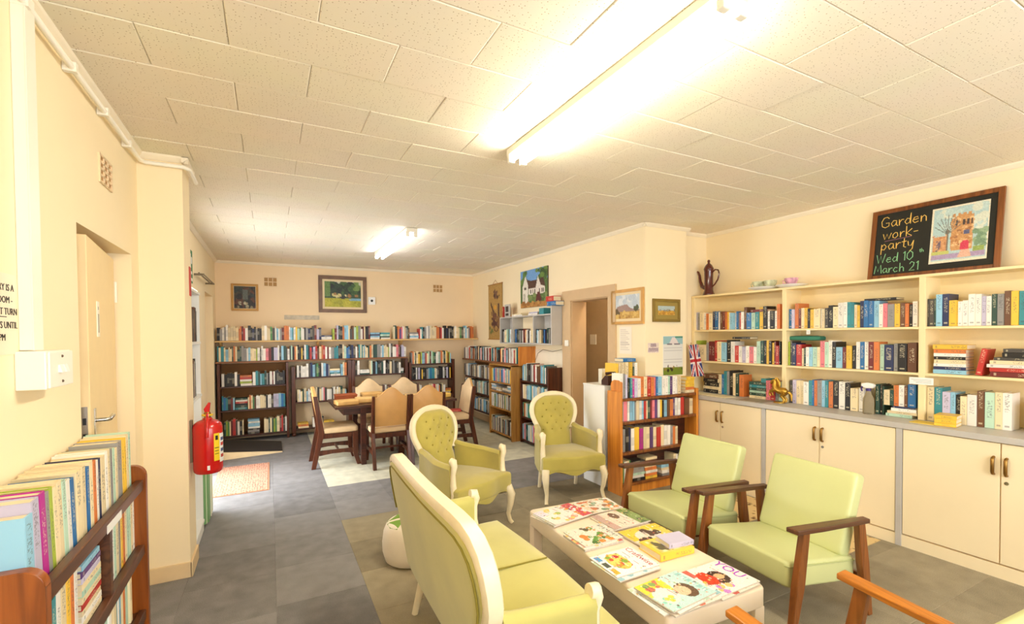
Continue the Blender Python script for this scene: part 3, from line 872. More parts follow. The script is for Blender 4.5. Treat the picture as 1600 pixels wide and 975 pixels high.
def lying(where, group, x, y, z, rz, specs, start_word='lowest'):
    """a pile: specs = [(length, thickness, depth, key, shift)] from the bottom up; local x runs along the shelf"""
    n = len(specs)
    for i, (L, th, dp, k, sh) in enumerate(specs):
        c, s = math.cos(rz), math.sin(rz)
        lx = -L / 2 + sh
        pos = 'topmost' if i == n - 1 else ('lowest' if i == 0 else nth(i + 1) + ' up')
        book('%s book, %s in the pile %s' % (CNAME[k], pos, where), group,
             (x + c * lx, y + s * lx, z + th / 2 + .0008), (th * .97, dp, L), k, (0, R(90), rz))
        z += th + .0004
ZT, ZM, ZB = 1.613, 1.266, .911
right_row('r11', ZT, 'top shelf, column-side bay')
right_row('r12', ZM, 'middle shelf, column-side bay')
right_row('r13', ZB, 'on worktop below column-side bay', 0, 'the flag')
right_row('r21', ZT, 'top shelf, middle bay')
right_row('r22', ZM, 'middle shelf, middle bay')
right_row('r23', ZB, 'on worktop below middle bay', 0, 'the gold horse')
right_row('r31', ZT, 'top shelf, middle bay', 19)
right_row('r32', ZM, 'middle shelf, middle bay', 18)
right_row('r33', ZB, 'on worktop below middle bay', 17, 'the gold horse')
right_row('r41', ZT, 'top shelf, blackboard-side bay', 0, 'the upright')
right_row('r43', ZB, 'on worktop below blackboard-side bay', 0, 'the upright')
RG = 'books on the worktop shelving'
XB = XS + .03
RZ = R(-90)
# piles on the right-hand shelves
lying('on the worktop right beside the flag', RG, XB, 3.565, ZB, RZ, [(.19, .04, .14, 'k', 0), (.20, .032, .14, 'c', .0), (.19, .045, .14, 'k', .01), (.185, .04, .14, 'k', -.005), (.20, .05, .15, 'u', 0)])
lying('of mostly green books on the worktop', RG, XB - .01, 3.0, ZB, RZ, [(.17, .03, .14, 'c', 0), (.18, .028, .14, 'e', 0), (.17, .022, .14, 'a', 0), (.18, .03, .14, 'e', .0), (.175, .026, .14, 't', 0), (.18, .03, .14, 'e', 0)])
lying('beside the spray bottle', RG, XB - .03, 1.785, ZB, RZ, [(.17, .024, .17, 'a', -.02), (.19, .02, .17, 'c', 0), (.16, .024, .17, 'w', .01), (.15, .012, .16, 'n', .01)])
for t in ROWS['r33b'].split():
    y, th, h, k = t.split(',')
    book('%s paperback standing on the pile beside the spray bottle' % CNAME[k], RG, (XB, float(y), .9935), (float(th) * .95, .13, float(h)), k, (0, 0, RZ))
lying('of paperbacks beside the red leaning book', RG, XB, 1.515, ZM, RZ, [(.185, .03, .14, 'l', 0), (.18, .022, .14, 'n', 0), (.18, .022, .14, 'w', 0), (.175, .028, .14, 'c', 0), (.175, .022, .14, 'k', 0), (.18, .024, .14, 'w', 0), (.18, .028, .14, 'o', 0), (.19, .034, .15, 'y', 0)])
book('red book leaning on the pile of paperbacks under the blackboard', RG, (XB, 1.36, ZM + .0055), (.03, .14, .185), 'r', (0, R(10), RZ))
lying('of thrillers by the leaning red book', RG, XB, 1.178, ZM, RZ, [(.245, .033, .14, 'm', .0), (.25, .027, .14, 'r', 0), (.26, .023, .14, 'w', -.01), (.25, .026, .14, 'c', 0), (.24, .020, .14, 'd', .015), (.19, .034, .14, 'k', .03), (.18, .024, .14, 'd', .03)])
book('white book standing against the pile of thrillers', RG, (XB, 1.02, ZM + .0008), (.022, .14, .225), 'w', (0, 0, RZ))
lying("of mint books at the shelf's frame edge", RG, XB, .90, ZM, RZ, [(.18, .03, .14, 'a', 0), (.175, .03, .14, 'e', 0), (.18, .028, .14, 'l', 0), (.18, .03, .14, 'a', 0), (.17, .034, .14, 'e', 0), (.17, .03, .14, 'w', 0)])
lying("of white books at the worktop's frame edge", RG, XB - .02, 1.0, ZB, RZ, [(.22, .03, .16, 'w', 0), (.21, .03, .16, 'a', 0), (.20, .034, .16, 'w', 0), (.20, .036, .16, 'c', 0), (.19, .03, .16, 'w', 0), (.18, .04, .15, 'p', 0)])
lying('of three yellow books', RG, 4.17, 1.47, ZB, R(-82), [(.115, .022, .15, 'y', 0), (.115, .03, .15, 'y', 0), (.12, .024, .15, 'y', 0)])
book('black book lying across the tops of the column-side middle row', RG, (XB, 3.29, 1.523), (.022, .13, .20), 'k', (0, R(90), RZ))
book('maroon book lying across the tops of the column-side top row', RG, (XB, 3.085, 1.798), (.024, .13, .19), 'm', (0, R(90), RZ))
book('black book lying across the tops of the middle top row', RG, (XB, 2.06, 1.838), (.018, .13, .22), 'k', (0, R(90), RZ))

# the row on top of the pine bookcase
def front_row(key, y, z, where, group, start=0):
    n = start
    for t in ROWS[key].split():
        x, th, h, k = t.split(',')
        n += 1
        book('%s book, %s from the end panel, %s' % (CNAME[k], nth(n), where), group,
             (float(x), y + bv.uniform(-.004, .006), z + .0008), (float(th) * .95, .13, float(h)), k, (0, 0, 0))
BC = 'books on the pine bookcase'
front_row('b1', 3.515, .943, 'on top of the pine bookcase', BC)

# low bookcase in the near left corner: big thin books on the top trough
LB = 'books in the low bookcase by the door'
keys = list('lixszccawbccbcowncwcsacsyyca') 
ths = [.05, .045, .036, .022, .022, .026, .034, .03, .03, .03, .05, .036, .026, .034, .03, .022, .022, .05, .03, .026, .03, .03, .03, .06, .03, .03, .034, .03]
hts = [.235, .265, .27, .262, .268, .262, .27, .262, .255, .25, .258, .262, .25, .262, .255, .25, .252, .25, .26, .26, .255, .25, .245, .262, .262, .26, .268, .272]
sc_ = 1.008 / sum(ths)
y = 1.632
for i, (k, th, h) in enumerate(zip(keys, ths, hts)):
    th *= sc_
    y += th
    lean = R(4.5) if 1 <= i < 10 else R(1.5)
    book('tall %s book, %s from the near end, low bookcase top row' % (CNAME[k], nth(i + 1)), LB,
         (-.562, y - th / 2 - (.012 if i < 12 else 0.004), .882), (th * .93, .15, h), k, (0, -lean, R(90)))
y = 1.66
for i, (k, th) in enumerate(zip('lcatwcyow', [.036, .03, .03, .034, .034, .04, .034, .03, .03])):
    y += th
    book('%s book, %s from the near end, low bookcase second row' % (CNAME[k], nth(i + 1)), LB,
         (-.56, y - th / 2, .618), (th * .93, .14, bv.uniform(.2, .235)), k, (0, 0, R(90)))
lying('of thin books inside the low bookcase', LB, -.556, 2.075, .618, R(90),
      [(.19, .022, .14, 'c', 0), (.19, .022, .14, 'w', 0), (.185, .018, .14, 'c', -.005), (.19, .02, .14, 'r', 0), (.19, .02, .14, 'c', 0), (.18, .022, .14, 'a', .005), (.19, .022, .14, 'c', 0), (.18, .02, .14, 'i', 0), (.19, .02, .14, 'v', 0), (.17, .02, .14, 'l', 0)])
y = 2.285
for i, (k, th) in enumerate(zip('awacsyocaacw', [.03, .032, .03, .036, .028, .03, .034, .03, .034, .03, .03, .03])):
    y += th
    book('%s book, %s past the divider, low bookcase second row' % (CNAME[k], nth(i + 1)), LB,
         (-.56, y - th / 2, .618), (th * .93, .14, bv.uniform(.215, .235)), k, (0, 0, R(90)))

# every further row, far off, as one mass of spines
class Mass:
    def __init__(self): self.mb, self.cols = MB(), []
    def one(self, o, ax, x, th, h, d, z, key, lie=False):
        """o: point on the spine plane, ax: unit along the row, x: distance along it"""
        dv = Vector((-ax[1], ax[0], 0)); av = Vector((ax[0], ax[1], 0))
        if lie: w, hh = h, th
        else: w, hh = th, h
        base = Vector(o) + av * x + dv * bv.uniform(0, .012)
        c = KEY[key]; j = bv.uniform(.85, 1.12)
        col = tuple(min(1, q * j) for q in rgb(*c)[:3]); pg = rgb(222, 206, 170)[:3]
        lum = sum(col) / 3
        alt = (.75, .68, .5) if lum < .2 else (.08, .07, .09)
        alt = tuple(.22 * a + .78 * b for a, b in zip(alt, col))
        s0, s1 = sorted((bv.uniform(.2, .5), bv.uniform(.55, .9)))
        P = lambda u, v, t: base + av * u + dv * v + Vector((0, 0, z + t))
        def quad(a, b, c_, d_, cc):
            self.mb._add([a, b, c_, d_], [(0, 1, 2, 3)]); self.cols.append(cc)
        e = .0006
        if lie:
            for u0, u1, cc in ((e, w * s0, col), (w * s0, w * s1, alt if bv.random() < .6 else col), (w * s1, w - e, col)):
                quad(P(u0, 0, e), P(u1, 0, e), P(u1, 0, hh - e), P(u0, 0, hh - e), cc)
        else:
            for t0, t1, cc in ((e, hh * s0, col), (hh * s0, hh * s1, alt if bv.random() < .45 else col), (hh * s1, hh, col)):
                quad(P(e, 0, t0), P(w - e, 0, t0), P(w - e, 0, t1), P(e, 0, t1), cc)
        quad(P(e, 0, hh), P(w - e, 0, hh), P(w - e, d, hh), P(e, d, hh), col if lie else pg)
        quad(P(e, d, e), P(e, 0, e), P(e, 0, hh), P(e, d, hh), col)
        quad(P(w - e, 0, e), P(w - e, d, e), P(w - e, d, hh), P(w - e, 0, hh), col)
        quad(P(w - e, d, e), P(e, d, e), P(e, d, hh), P(w - e, d, hh), pg)
        quad(P(e, d, e), P(w - e, d, e), P(w - e, 0, e), P(e, 0, e), pg)
    def row(self, o, ax, L, z, s, hmin=.165, hmax=.215, d=.13, maxh=None):
        toks, i = [], 0
        s = s.replace(' ', '')
        while i < len(s):
            if s[i] == '[':
                j = s.index(']', i); toks.append(('P', s[i + 1:j])); i = j + 1
            elif s[i] == '_': toks.append(('G', 1)); i += 1
            else: toks.append(('B', s[i])); i += 1
        x, i = 0.0, 0
        while x < L - .02:
            t = toks[i % len(toks)]
            i += 1
            if t[0] == 'B':
                w = min(bv.uniform(.017, .038), L - x)
                self.one(o, ax, x, w, bv.uniform(hmin, hmax), d, z, t[1])
            elif t[0] == 'P':
                w = min(.17, L - x); zz = z
                for q in t[1]:
                    th = bv.uniform(.022, .034)
                    self.one(o, ax, x + bv.uniform(0, .012), th, w - .015, d, zz, q, True); zz += th
            else: w = .05
            x += w
    def row_exact(self, o, ax, spec, z, d=.13):
        for t in spec.split():
            x, th, h, k = t.split(',')
            self.one(o, ax, float(x) - float(th) / 2 - o[0] * ax[0], float(th) * .95, float(h), d, z, k)
    def build(self, name):
        o = self.mb.build(name, SPINES, kind='stuff')
        at = o.data.attributes.new('Col', 'FLOAT_COLOR', 'FACE')
        at.data.foreach_set('color', np.array([c + (1,) for c in self.cols], np.float32).ravel())
        return o
MASS = Mass()
PINEROWS = (
 '3.042,0.043,0.194,t 3.088,0.05,0.194,p 3.127,0.027,0.196,w 3.157,0.033,0.194,l 3.187,0.028,0.19,l 3.211,0.02,0.181,s 3.241,0.04,0.194,c 3.278,0.034,0.192,w 3.311,0.032,0.187,l 3.341,0.029,0.184,r 3.367,0.023,0.185,c 3.394,0.03,0.185,e 3.423,0.028,0.183,m 3.454,0.035,0.185,p 3.49,0.037,0.187,v 3.526,0.033,0.184,w 3.558,0.033,0.182,y 3.586,0.022,0.171,k 3.623,0.053,0.173,l 3.667,0.034,0.174,u 3.707,0.046,0.176,o 3.745,0.03,0.182,v 3.779,0.039,0.184,w 3.819,0.041,0.181,w 3.865,0.051,0.187,r 3.929,0.076,0.169,u 3.995,0.056,0.164,c',
 '3.058,0.061,0.223,s 3.109,0.039,0.231,k 3.142,0.028,0.232,n 3.178,0.044,0.22,w 3.234,0.067,0.227,y 3.293,0.052,0.208,x 3.341,0.043,0.22,c 3.384,0.044,0.216,c 3.429,0.046,0.211,v 3.476,0.047,0.207,c 3.529,0.059,0.201,r 3.581,0.046,0.218,c 3.627,0.045,0.209,w 3.673,0.047,0.205,w 3.71,0.027,0.197,s 3.741,0.037,0.189,o 3.779,0.037,0.185,c',
)
MASS.row_exact((0, 3.515, 0), (1, 0), PINEROWS[0], .7155)
MASS.row_exact((0, 3.515, 0), (1, 0), PINEROWS[1], .4155)
MASS.row((3.03, 3.515, 0), (1, 0), .12, .1055, 'gwc', .2, .22)
MASS.row((3.17, 3.515, 0), (1, 0), .95, .1055, '[kwasstd][yowocwuc]_[swcl]cw', .18, .22)
B0, BX = (0, 8.03, 0), (1, 0)
MASS.row((-.69, 8.06, 0), BX, 4.1, 1.5155, 'kswswccccoomrwkknkskkcwccgdwlwsmoowltwyagwwdsnkdmin[wwn]zmiekollcduazswmckkm[wlnl][weat]_cekovpwcseu[wlws]rwt', .17, .235)
MASS.row((-.69, 8.05, 0), BX, 2.80, 1.2055, 'tctclcceoceesswlccczwdwwpmkiiwdledwdakockkykwtkrnirucorwmwssttkkcabbkndwu', .17, .235)
MASS.row((-.64, 8.03, 0), BX, .84, .8365, 'wkkkkkwk[wzwro]wtelteskwm', .17, .22)
MASS.row((-.64, 8.03, 0), BX, .84, .4835, 'tbtkml[tekrwe]cocguwwccckwwdiilb', .17, .215)
MASS.row((-.62, 8.03, 0), BX, .84, .1035, 'ezgcmrdwkc_[dsdwllwl]_ccec', .2, .25)
MASS.row((.37, 8.03, 0), BX, .75, .9265, 'wdwwwwdnlegekwlns[wtlc]lco', .17, .225)
MASS.row((.37, 8.03, 0), BX, .75, .5385, 'cwceclwwtwcdcwpdwwdw', .16, .22)
MASS.row((.37, 8.03, 0), BX, .6, .1215, '[coy]_wcgktk', .15, .18)
MASS.row((1.25, 8.03, 0), BX, .82, .9265, 'dw[eww]cakklekkewkdkcksdk', .18, .235)
MASS.row((1.25, 8.03, 0), BX, .82, .5385, 'wdcm[oc]kwdcekw', .16, .2)
MASS.row((2.20, 8.03, 0), BX, .73, 1.0725, 'socecymzlsrcamagewwa', .17, .225)
MASS.row((2.20, 8.03, 0), BX, .73, .7985, 'dkkwkikykksltbttcw', .17, .215)
MASS.row((2.20, 8.03, 0), BX, .73, .5185, 'cwokcw[cyo]cpr', .15, .2)
DX = (0, -1)
MASS.row((3.225, 8.14, 0), DX, 2.1, 1.1445, 'suwwmwswrmctkwmuotdskkocknwpwdl', .19, .235, .16)
MASS.row((3.225, 8.14, 0), DX, 1.25, .8345, 'ksuwcwwlkwsudckwsc', .19, .225, .15)
MASS.row((3.225, 8.12, 0), DX, 1.22, .5645, 'kwdesclawsckwaldw', .18, .22, .15)
MASS.row((3.225, 8.1, 0), DX, 1.2, .2645, 'csllbwlkcwdlbsw', .18, .215, .15)
MASS.row((3.145, 6.77, 0), DX, .70, .8465, 'yoabbipwtcsl', .19, .215, .16)
MASS.row((3.145, 6.77, 0), DX, .70, .7005, '[swlw][wcs]_[sw]', .03, .04, .16)
MASS.row((3.145, 6.77, 0), DX, .72, .4445, 'wswwgclwuswcdw', .19, .225, .16)
MASS.row((3.145, 6.77, 0), DX, .72, .0645, 'ckwmlcswuksw', .2, .235, .16)
MASS.row((3.265, 5.955, 0), DX, .72, .9105, 'llctwkdkkswmrwwkuuu', .21, .255, .15)
MASS.row((3.265, 5.955, 0), DX, .72, .6455, 'wccwslaltcwlwl', .19, .215, .15)
MASS.row((3.265, 5.955, 0), DX, .72, .3825, 'tgyrclwtg', .19, .21, .15)
MASS.row((3.265, 5.955, 0), DX, .72, .0505, 'lipsktwlc', .22, .24, .15)
MASS.row((3.315, 6.70, 0), DX, 1.44, 1.4545, 'kswcca_klwsc_kbnkeds_wmdocwk', .17, .21, .13)
MASS.row((-.508, 4.10, 0), (0, 1), .31, 1.5395, 'kdukkd', .23, .27, .15)
MASS.row((-.508, 4.10, 0), (0, 1), .27, 1.1195, 'wkduu', .24, .3, .15)
MASS.row((-.56, 1.64, 0), (0, 1), 1.0, .3185, 'ctwlcsowacyclnscwaccgcawc', .19, .225, .14)
m_ = MASS.build('library_books')
tag(m_, 'far rows of mixed book spines filling the back-wall and door-wall bookcases', 'books')
# ------------------------------------------------------------------ bookcases
def panel_case(t, sides, shelves, y0, y1, m, ms=None, back=None, z_top=None):
    for (x0, x1, z0, z1) in sides: MB().box(x0, x1, y0, y1, z0, z1).build('side_panel', m, t, bevel=.003)
    for (x0, x1, z) in shelves: MB().box(x0, x1, y0 + .004, y1, z - .02, z).build('shelf', ms or m, t, bevel=.002)
    if back: MB().box(back[0], back[1], y1 - .01, y1, back[2], back[3]).build('back_panel', back[4], t)

# pine bookcase in front of the column
pb = thing('pine_bookcase', 'orange pine bookcase with four shelves standing before the column', 'bookcase', (2.99, 3.48, 0))
MB().box(0, .028, 0, .20, 0, 1.012).build('side_panel', PINE, pb, bevel=.004)
MB().box(1.045, 1.073, 0, .18, 0, .99).build('side_panel', PINE, pb, bevel=.004)
MB().prism([(.022, .9), (.182, .9), (.182, 1.07), (.165, 1.105), (.13, 1.12), (.06, 1.12), (.022, 1.10)], .028, .046, 'x').build('end_board', PINE, pb, bevel=.003)
MB().box(.028, 1.045, .165, .178, .05, .94).build('back_panel', DARKW, pb)
for z in (.105, .415, .715, .943):
    MB().box(.028, 1.045, .006, .165, z - .026, z).build('shelf', TEAK, pb, bevel=.003)
MB().box(.028, 1.045, .02, .04, 0, .079).build('plinth', PINE, pb)
wc = thing('white_cupboard', 'plain white cupboard back to back with the pine bookcase', 'cupboard', (3.02, 3.76, 0))
MB().box(0, .44, 0, .36, .0, 1.03).build('body', WHITE, wc, bevel=.004)
MB().box(-.004, .444, -.004, .364, 1.03, 1.045).build('top', WHITE, wc, bevel=.003)

# low dark-railed bookcase by the door
lb = thing('low_bookcase', 'low orange-brown bookcase with dark rails and rounded ends by the door', 'bookcase', (XL, 0, 0))
def end_panel(y0, y1, top):
    pts = [(.004, 0), (.205, 0), (.205, top - .05)]
    for i in range(7):
        a = PI / 2 * i / 6
        pts.append((.155 + .05 * math.cos(a), top - .05 + .05 * math.sin(a)))
    pts.append((.004, top))
    MB().prism(pts, y0, y1, 'y').build('end_panel', ORANGEW, lb, smooth=35, bevel=.002)
for y0, y1 in ((1.585, 1.620), (2.660, 2.692)): end_panel(y0, y1, .99)
for z in (.88, .616, .316, .05):
    MB().box(.01, .18, 1.62, 2.66, z - .018, z).build('shelf', WALNUT, lb)
for z in (.9, .602, .302):
    MB().box(.168, .196, 1.62, 2.66, z - .022, z + .024).build('rail', WALNUT, lb, bevel=.004)
MB().box(.15, .188, 2.185, 2.215, .624, .862).build('divider', WALNUT, lb)
MB().box(.002, .01, 1.62, 2.66, .05, .97).build('back_panel', ORANGEW, lb)
MB().box(.1965, .198, 2.12, 2.30, .875, .905).build('shelf_label', WHITE, lb)

# back wall: long shelves and bookcases
def wall_shelf(label, x0, x1, y0, y1, z, th, m, brackets=()):
    t = thing('long_shelf', label, 'shelf', (x0, y0, z))
    MB().box(0, x1 - x0, 0, y1 - y0, -th, 0).build('board', m, t, bevel=.002)
    for b in brackets: MB().prism([(0, -th), (y1 - y0, -th), (y1 - y0, -.18)], b, b + .02, 'x').build('bracket', m, t)
wall_shelf('longest pale wooden shelf running high across the whole back wall', XL + .005, 3.47, 8.03, YB - .001, 1.514, .022, PALEW, (.06, 1.4, 2.75))
wall_shelf('second brown wooden shelf on the back wall below the longest one', XL + .005, 2.13, 8.02, YB - .001, 1.204, .024, SHELFW)
bA = thing('bookcase', 'dark wooden bookcase with closed brown back in the back-wall corner', 'bookcase', (0, 0, 0))
panel_case(bA, [(-.69, -.655, .0, 1.175), (.215, .25, .0, 1.175)], [(-.655, .215, .835), (-.655, .215, .482), (-.655, .215, .102)], 7.99, 8.28, MAHOG, DARKW,
           (-.66, .22, .08, 1.16, mat('brown_backing', (124, 82, 34), .7)))
bB = thing('open_bookcase', 'open-backed dark bookcase with ball feet, middle of the back wall', 'bookcase', (0, 0, 0))
panel_case(bB, [(.29, .345, .06, 1.10), (1.13, 1.185, .06, 1.175)], [(.345, 1.13, .925), (.345, 1.13, .537), (.345, 1.13, .12)], 7.99, 8.28, MAHOG, DARKW)
for x in (.318, 1.158):
    MB().ball((x, 8.02, .032), .032, 10).build('foot', MAHOG, bB, smooth=60)
bC = thing('open_bookcase', 'open-backed dark bookcase half hidden by the dining chairs', 'bookcase', (0, 0, 0))
panel_case(bC, [(1.19, 1.24, .0, 1.175), (2.075, 2.125, .0, 1.175)], [(1.24, 2.075, .925), (1.24, 2.075, .537), (1.24, 2.075, .12)], 7.99, 8.28, MAHOG, DARKW)
bD = thing('short_bookcase', 'shorter dark red bookcase ending the back wall row', 'bookcase', (0, 0, 0))
panel_case(bD, [(2.145, 2.185, .0, 1.10), (2.945, 2.985, .0, 1.14)], [(2.185, 2.945, 1.071), (2.185, 2.945, .797), (2.185, 2.945, .517), (2.185, 2.945, .15)], 7.99, 8.28, MAHOG, DARKW)

# door wall
uc = thing('hanging_shelf', 'upper wooden book shelf with pine end board fixed to the door wall', 'shelf', (0, 0, 0))
MB().box(3.2, XD, 5.95, 8.17, 1.12, 1.143).build('board', SHELFW, uc, bevel=.002)
MB().box(3.2, XD, 5.93, 5.952, 1.12, 1.40).build('end_board', PINE, uc, bevel=.002)
cr = thing('corner_shelves', 'dark corner shelves with rounded ends beside the back wall', 'shelf', (0, 0, 0))
for z in (.833, .563, .263):
    pts = [(XD, 6.84), (3.205, 6.84), (3.205, 8.02)] + [(XD - .28 * math.cos(a), 8.02 + .14 * math.sin(a)) for a in np.linspace(0.1, PI / 2, 7)]
    MB().prism(pts, z - .02, z, 'z').build('shelf', DARKW, cr)
MB().box(3.46, XD, 6.84, 8.16, .2, 1.1).build('back_panel', mat('brown_backing', (0, 0, 0)), cr)
pn = thing('oak_bookcase', 'light oak bookcase jutting out between two dark ones on the door wall', 'bookcase', (0, 0, 0))
for y in (6.03, 6.795): MB().box(3.125, XD - .015, y - .014, y + .014, 0, 1.118).build('side_panel', OAK, pn, bevel=.002)
for z in (.845, .699, .443, .063): MB().box(3.13, XD - .015, 6.044, 6.781, z - .02, z).build('shelf', OAK, pn, bevel=.002)
MB().box(3.125, XD - .015, 6.016, 6.809, 1.10, 1.119).build('top', OAK, pn, bevel=.002)
MB().box(3.455, XD - .015, 6.044, 6.781, .0, 1.1).build('back_panel', OAK, pn)
dk = thing('dark_bookcase', 'dark mahogany bookcase beside the doorway frame', 'bookcase', (0, 0, 0))
for y, top in ((5.975, .93), (5.215, 1.13)): MB().box(3.245, XD - .015, y - .012, y + .012, 0, top).build('side_panel', MAHOG, dk, bevel=.002)
for z in (.909, .644, .381, .049): MB().box(3.25, XD - .015, 5.227, 5.963, z - .02, z).build('shelf', DARKW, dk, bevel=.002)
MB().box(3.45, XD - .015, 5.227, 5.963, .0, .9).build('back_panel', DARKW, dk)
gu = thing('grey_shelf_unit', 'pale grey open shelf unit hung on the door wall', 'shelf', (0, 0, 0))
MB().box(3.30, XD, 5.20, 5.222, 1.435, 1.955).build('side_panel', GREYP, gu, bevel=.002)
MB().box(3.30, XD, 6.735, 6.757, 1.435, 1.85).build('side_panel', GREYP, gu, bevel=.002)
for y in (6.32, 5.68): MB().box(3.30, XD, y - .009, y + .009, 1.453, 1.835).build('divider', GREYP, gu)
for z in (1.453, 1.853): MB().box(3.30, XD, 5.222, 6.735, z - .018, z).build('shelf', GREYP, gu, bevel=.002)
MB().box(XD - .006, XD, 6.32, 6.735, 1.453, 1.85).build('back_panel', GREYP, gu)
MB().box(XD - .006, XD, 5.222, 5.68, 1.453, 1.85).build('back_panel', GREYP, gu)
UG = 'books on top of the grey wall unit'
book('red book standing at the far end on top of the grey wall unit', UG, (3.33, 6.70, 1.8538), (.03, .13, .17), 'r', (0, 0, RZ))
fr = thing('photo_frame', 'grey standing photo frame beside the red book on the grey unit', 'picture frame', (3.33, 6.55, 1.8535))
MB().box(0, .02, -.085, .085, 0, .20).build('frame', GREYP, fr, bevel=.003)
MB().box(-.001, 0, -.05, .05, .08, .17).box(-.001, 0, -.05, .05, .02, .06).build('photo', mat('photo_dark', (60, 52, 50), .5, vary=.3, scale=30), fr)
lying("on the grey unit's middle", UG, 3.32, 6.2, 1.8535, RZ, [(.32, .02, .13, 'w', 0), (.28, .018, .13, 'c', -.02)])
lying('on the grey unit near the doorway', UG, 3.32, 5.73, 1.8535, RZ, [(.26, .022, .13, 'w', 0), (.24, .02, .13, 'i', .02)])
book('teal book standing near the end of the grey unit top', UG, (3.32, 5.49, 1.8538), (.12, .12, .085), 't', (0, 0, RZ))
lying("above the grey unit's end panel", UG, 3.33, 5.29, 1.9565, RZ, [(.22, .06, .13, 'b', .04), (.19, .07, .12, 'r', 0)])
wp = MB().box(XD - .004, XD, 5.2, 6.0, 1.08, 1.36).build('blank_board', TRIM)
tag(wp, 'blank white board on the wall under the grey shelf unit', 'board')
wire = MB().tube([(XD - .012, 5.22, 1.37), (XD - .012, 5.45, 1.335), (XD - .012, 5.7, 1.36), (XD - .012, 5.85, 1.30), (XD - .012, 5.93, 1.18)], .003, 6).build('cable', mat('rail_metal', (0, 0, 0)))
tag(wire, 'thin loose cable drooping across the white board', 'cable')

# ------------------------------------------------------------------ pictures, posters, notices
def framed(name, label, w, h, fw, fm, mw, mm, cv, loc, rz, tilt=0.0, cat='painting', th=.022):
    """faces -y before rotation; loc is the centre on the wall"""
    t = thing(name, label, cat, loc, rz)
    t.rotation_euler = (tilt, 0, rz)
    m = MB()
    for s in (-1, 1):
        m.prism([(s * w / 2, -h / 2), (s * w / 2, h / 2), (s * (w / 2 - fw), h / 2 - fw), (s * (w / 2 - fw), -h / 2 + fw)][::s], -th, -.002, 'y')
        m.prism([(-w / 2, s * h / 2), (w / 2, s * h / 2), (w / 2 - fw, s * (h / 2 - fw)), (-w / 2 + fw, s * (h / 2 - fw))][::-s], -th, -.002, 'y')
    m.build('frame', fm, t, bevel=.002)
    w2, h2 = w - 2 * fw, h - 2 * fw
    MB().box(-w2 / 2, w2 / 2, -th * .5, -.003, -h2 / 2, h2 / 2).build('mount', mm, t)
    cv.mesh('picture', PRINT, t, w2 - 2 * mw, h2 - 2 * mw, (0, -th * .5 - .001, 0), (R(90), 0, 0))
    return t
GILT = mat('gilt_frame', (176, 130, 62), .4, .3, vary=.1)
MOUNT = mat('mount_cream', (230, 212, 172), .8, vary=0)
BRONZE = mat('bronze_frame', (110, 92, 62), .4, .3, vary=.15)
c = Canvas(44, 34, (44, 70, 40), 1)
c.rect(0, 0, 1, .15, (200, 200, 180)).blobs(0, .05, 1, .45, 60, .08, [(30, 56, 30), (20, 40, 26), (54, 88, 40), (16, 30, 22)]).rect(0, 0, .16, .6, (96, 128, 60)).blobs(.8, 0, 1, .3, 8, .06, [(110, 140, 70)])
c.rect(0, .66, 1, 1, (170, 168, 40)).blobs(0, .8, 1, 1, 20, .06, [(150, 150, 36), (186, 178, 52)]).ell(.86, .7, .2, .05, (120, 170, 196)).blobs(.25, .48, .9, .6, 14, .04, [(196, 186, 120), (150, 110, 60), (210, 200, 150)]).ell(.5, .62, .1, .05, (30, 34, 40)).speck(0, 0, 1, 1, 8)
framed('framed_painting', 'framed painting of dark trees over a bright green lawn', .77, .615, .06, mat('frame_brown', (112, 80, 54), .4, vary=.2), .035, MOUNT, c, (1.11, YB, 2.275), 0)
c = Canvas(30, 32, (52, 46, 38), 2)
c.blobs(0, 0, 1, 1, 60, .12, [(30, 28, 26), (70, 60, 44), (90, 50, 34), (44, 52, 48)]).rect(.4, .15, .62, .6, (92, 100, 92)).blobs(.2, .7, .8, .95, 10, .07, [(190, 186, 160), (150, 140, 110)]).speck(0, 0, 1, 1, 8)
framed('framed_painting', 'small framed dark still life nearest the left end of the back wall', .365, .415, .03, GILT, .008, MOUNT, c, (-.33, YB, 2.182), 0)
strip = MB().box(.212, .735, YB - .012, YB, 1.845, 1.915).build('plaque', mat('weathered_strip', (196, 186, 166), .7, vary=.15, scale=18), bevel=.004)
tag(strip, 'grey weathered strip plaque on the back wall above the books', 'plaque')
th_ = thing('thermostat', 'small white box with a black dot beside the lawn painting', 'thermostat', (1.58, YB, 2.18))
MB().box(-.058, .058, -.03, 0, -.065, .065).build('case', WHITE, th_, bevel=.004)
MB().lathe([(.001, 0), (.022, 0), (.022, .004), (.001, .004)], n=14).build('dial', BLACK, th_, loc=(0, -.03, 0), rot=(R(90), 0, 0))

c = Canvas(60, 42, (196, 206, 214), 3)
c.rect(0, .62, 1, 1, (190, 150, 74)).poly([(0, .62), (.1, .48), (.35, .42), (.5, .4), (.62, .55), (.75, .6), (1, .64), (1, .7), (0, .7)], (156, 130, 122)).blobs(0, .64, .3, .78, 8, .05, [(104, 84, 52)]).ell(.86, .56, .1, .14, (70, 80, 46)).rect(.84, .6, .87, .74, (80, 60, 40)).blobs(0, .72, 1, 1, 30, .05, [(200, 160, 80), (170, 124, 56), (214, 180, 100)]).blobs(.1, .05, .9, .35, 14, .1, [(214, 218, 222), (184, 196, 208)]).speck(0, 0, 1, 1, 5)
framed('framed_painting', 'gilt framed mountain landscape painting beside the doorway', .515, .385, .032, mat('frame_tan', (206, 156, 84), .4, vary=.1), .03, MOUNT, c, (XD, 3.935, 1.872), R(-90))
c = Canvas(40, 24, (170, 188, 190), 4)
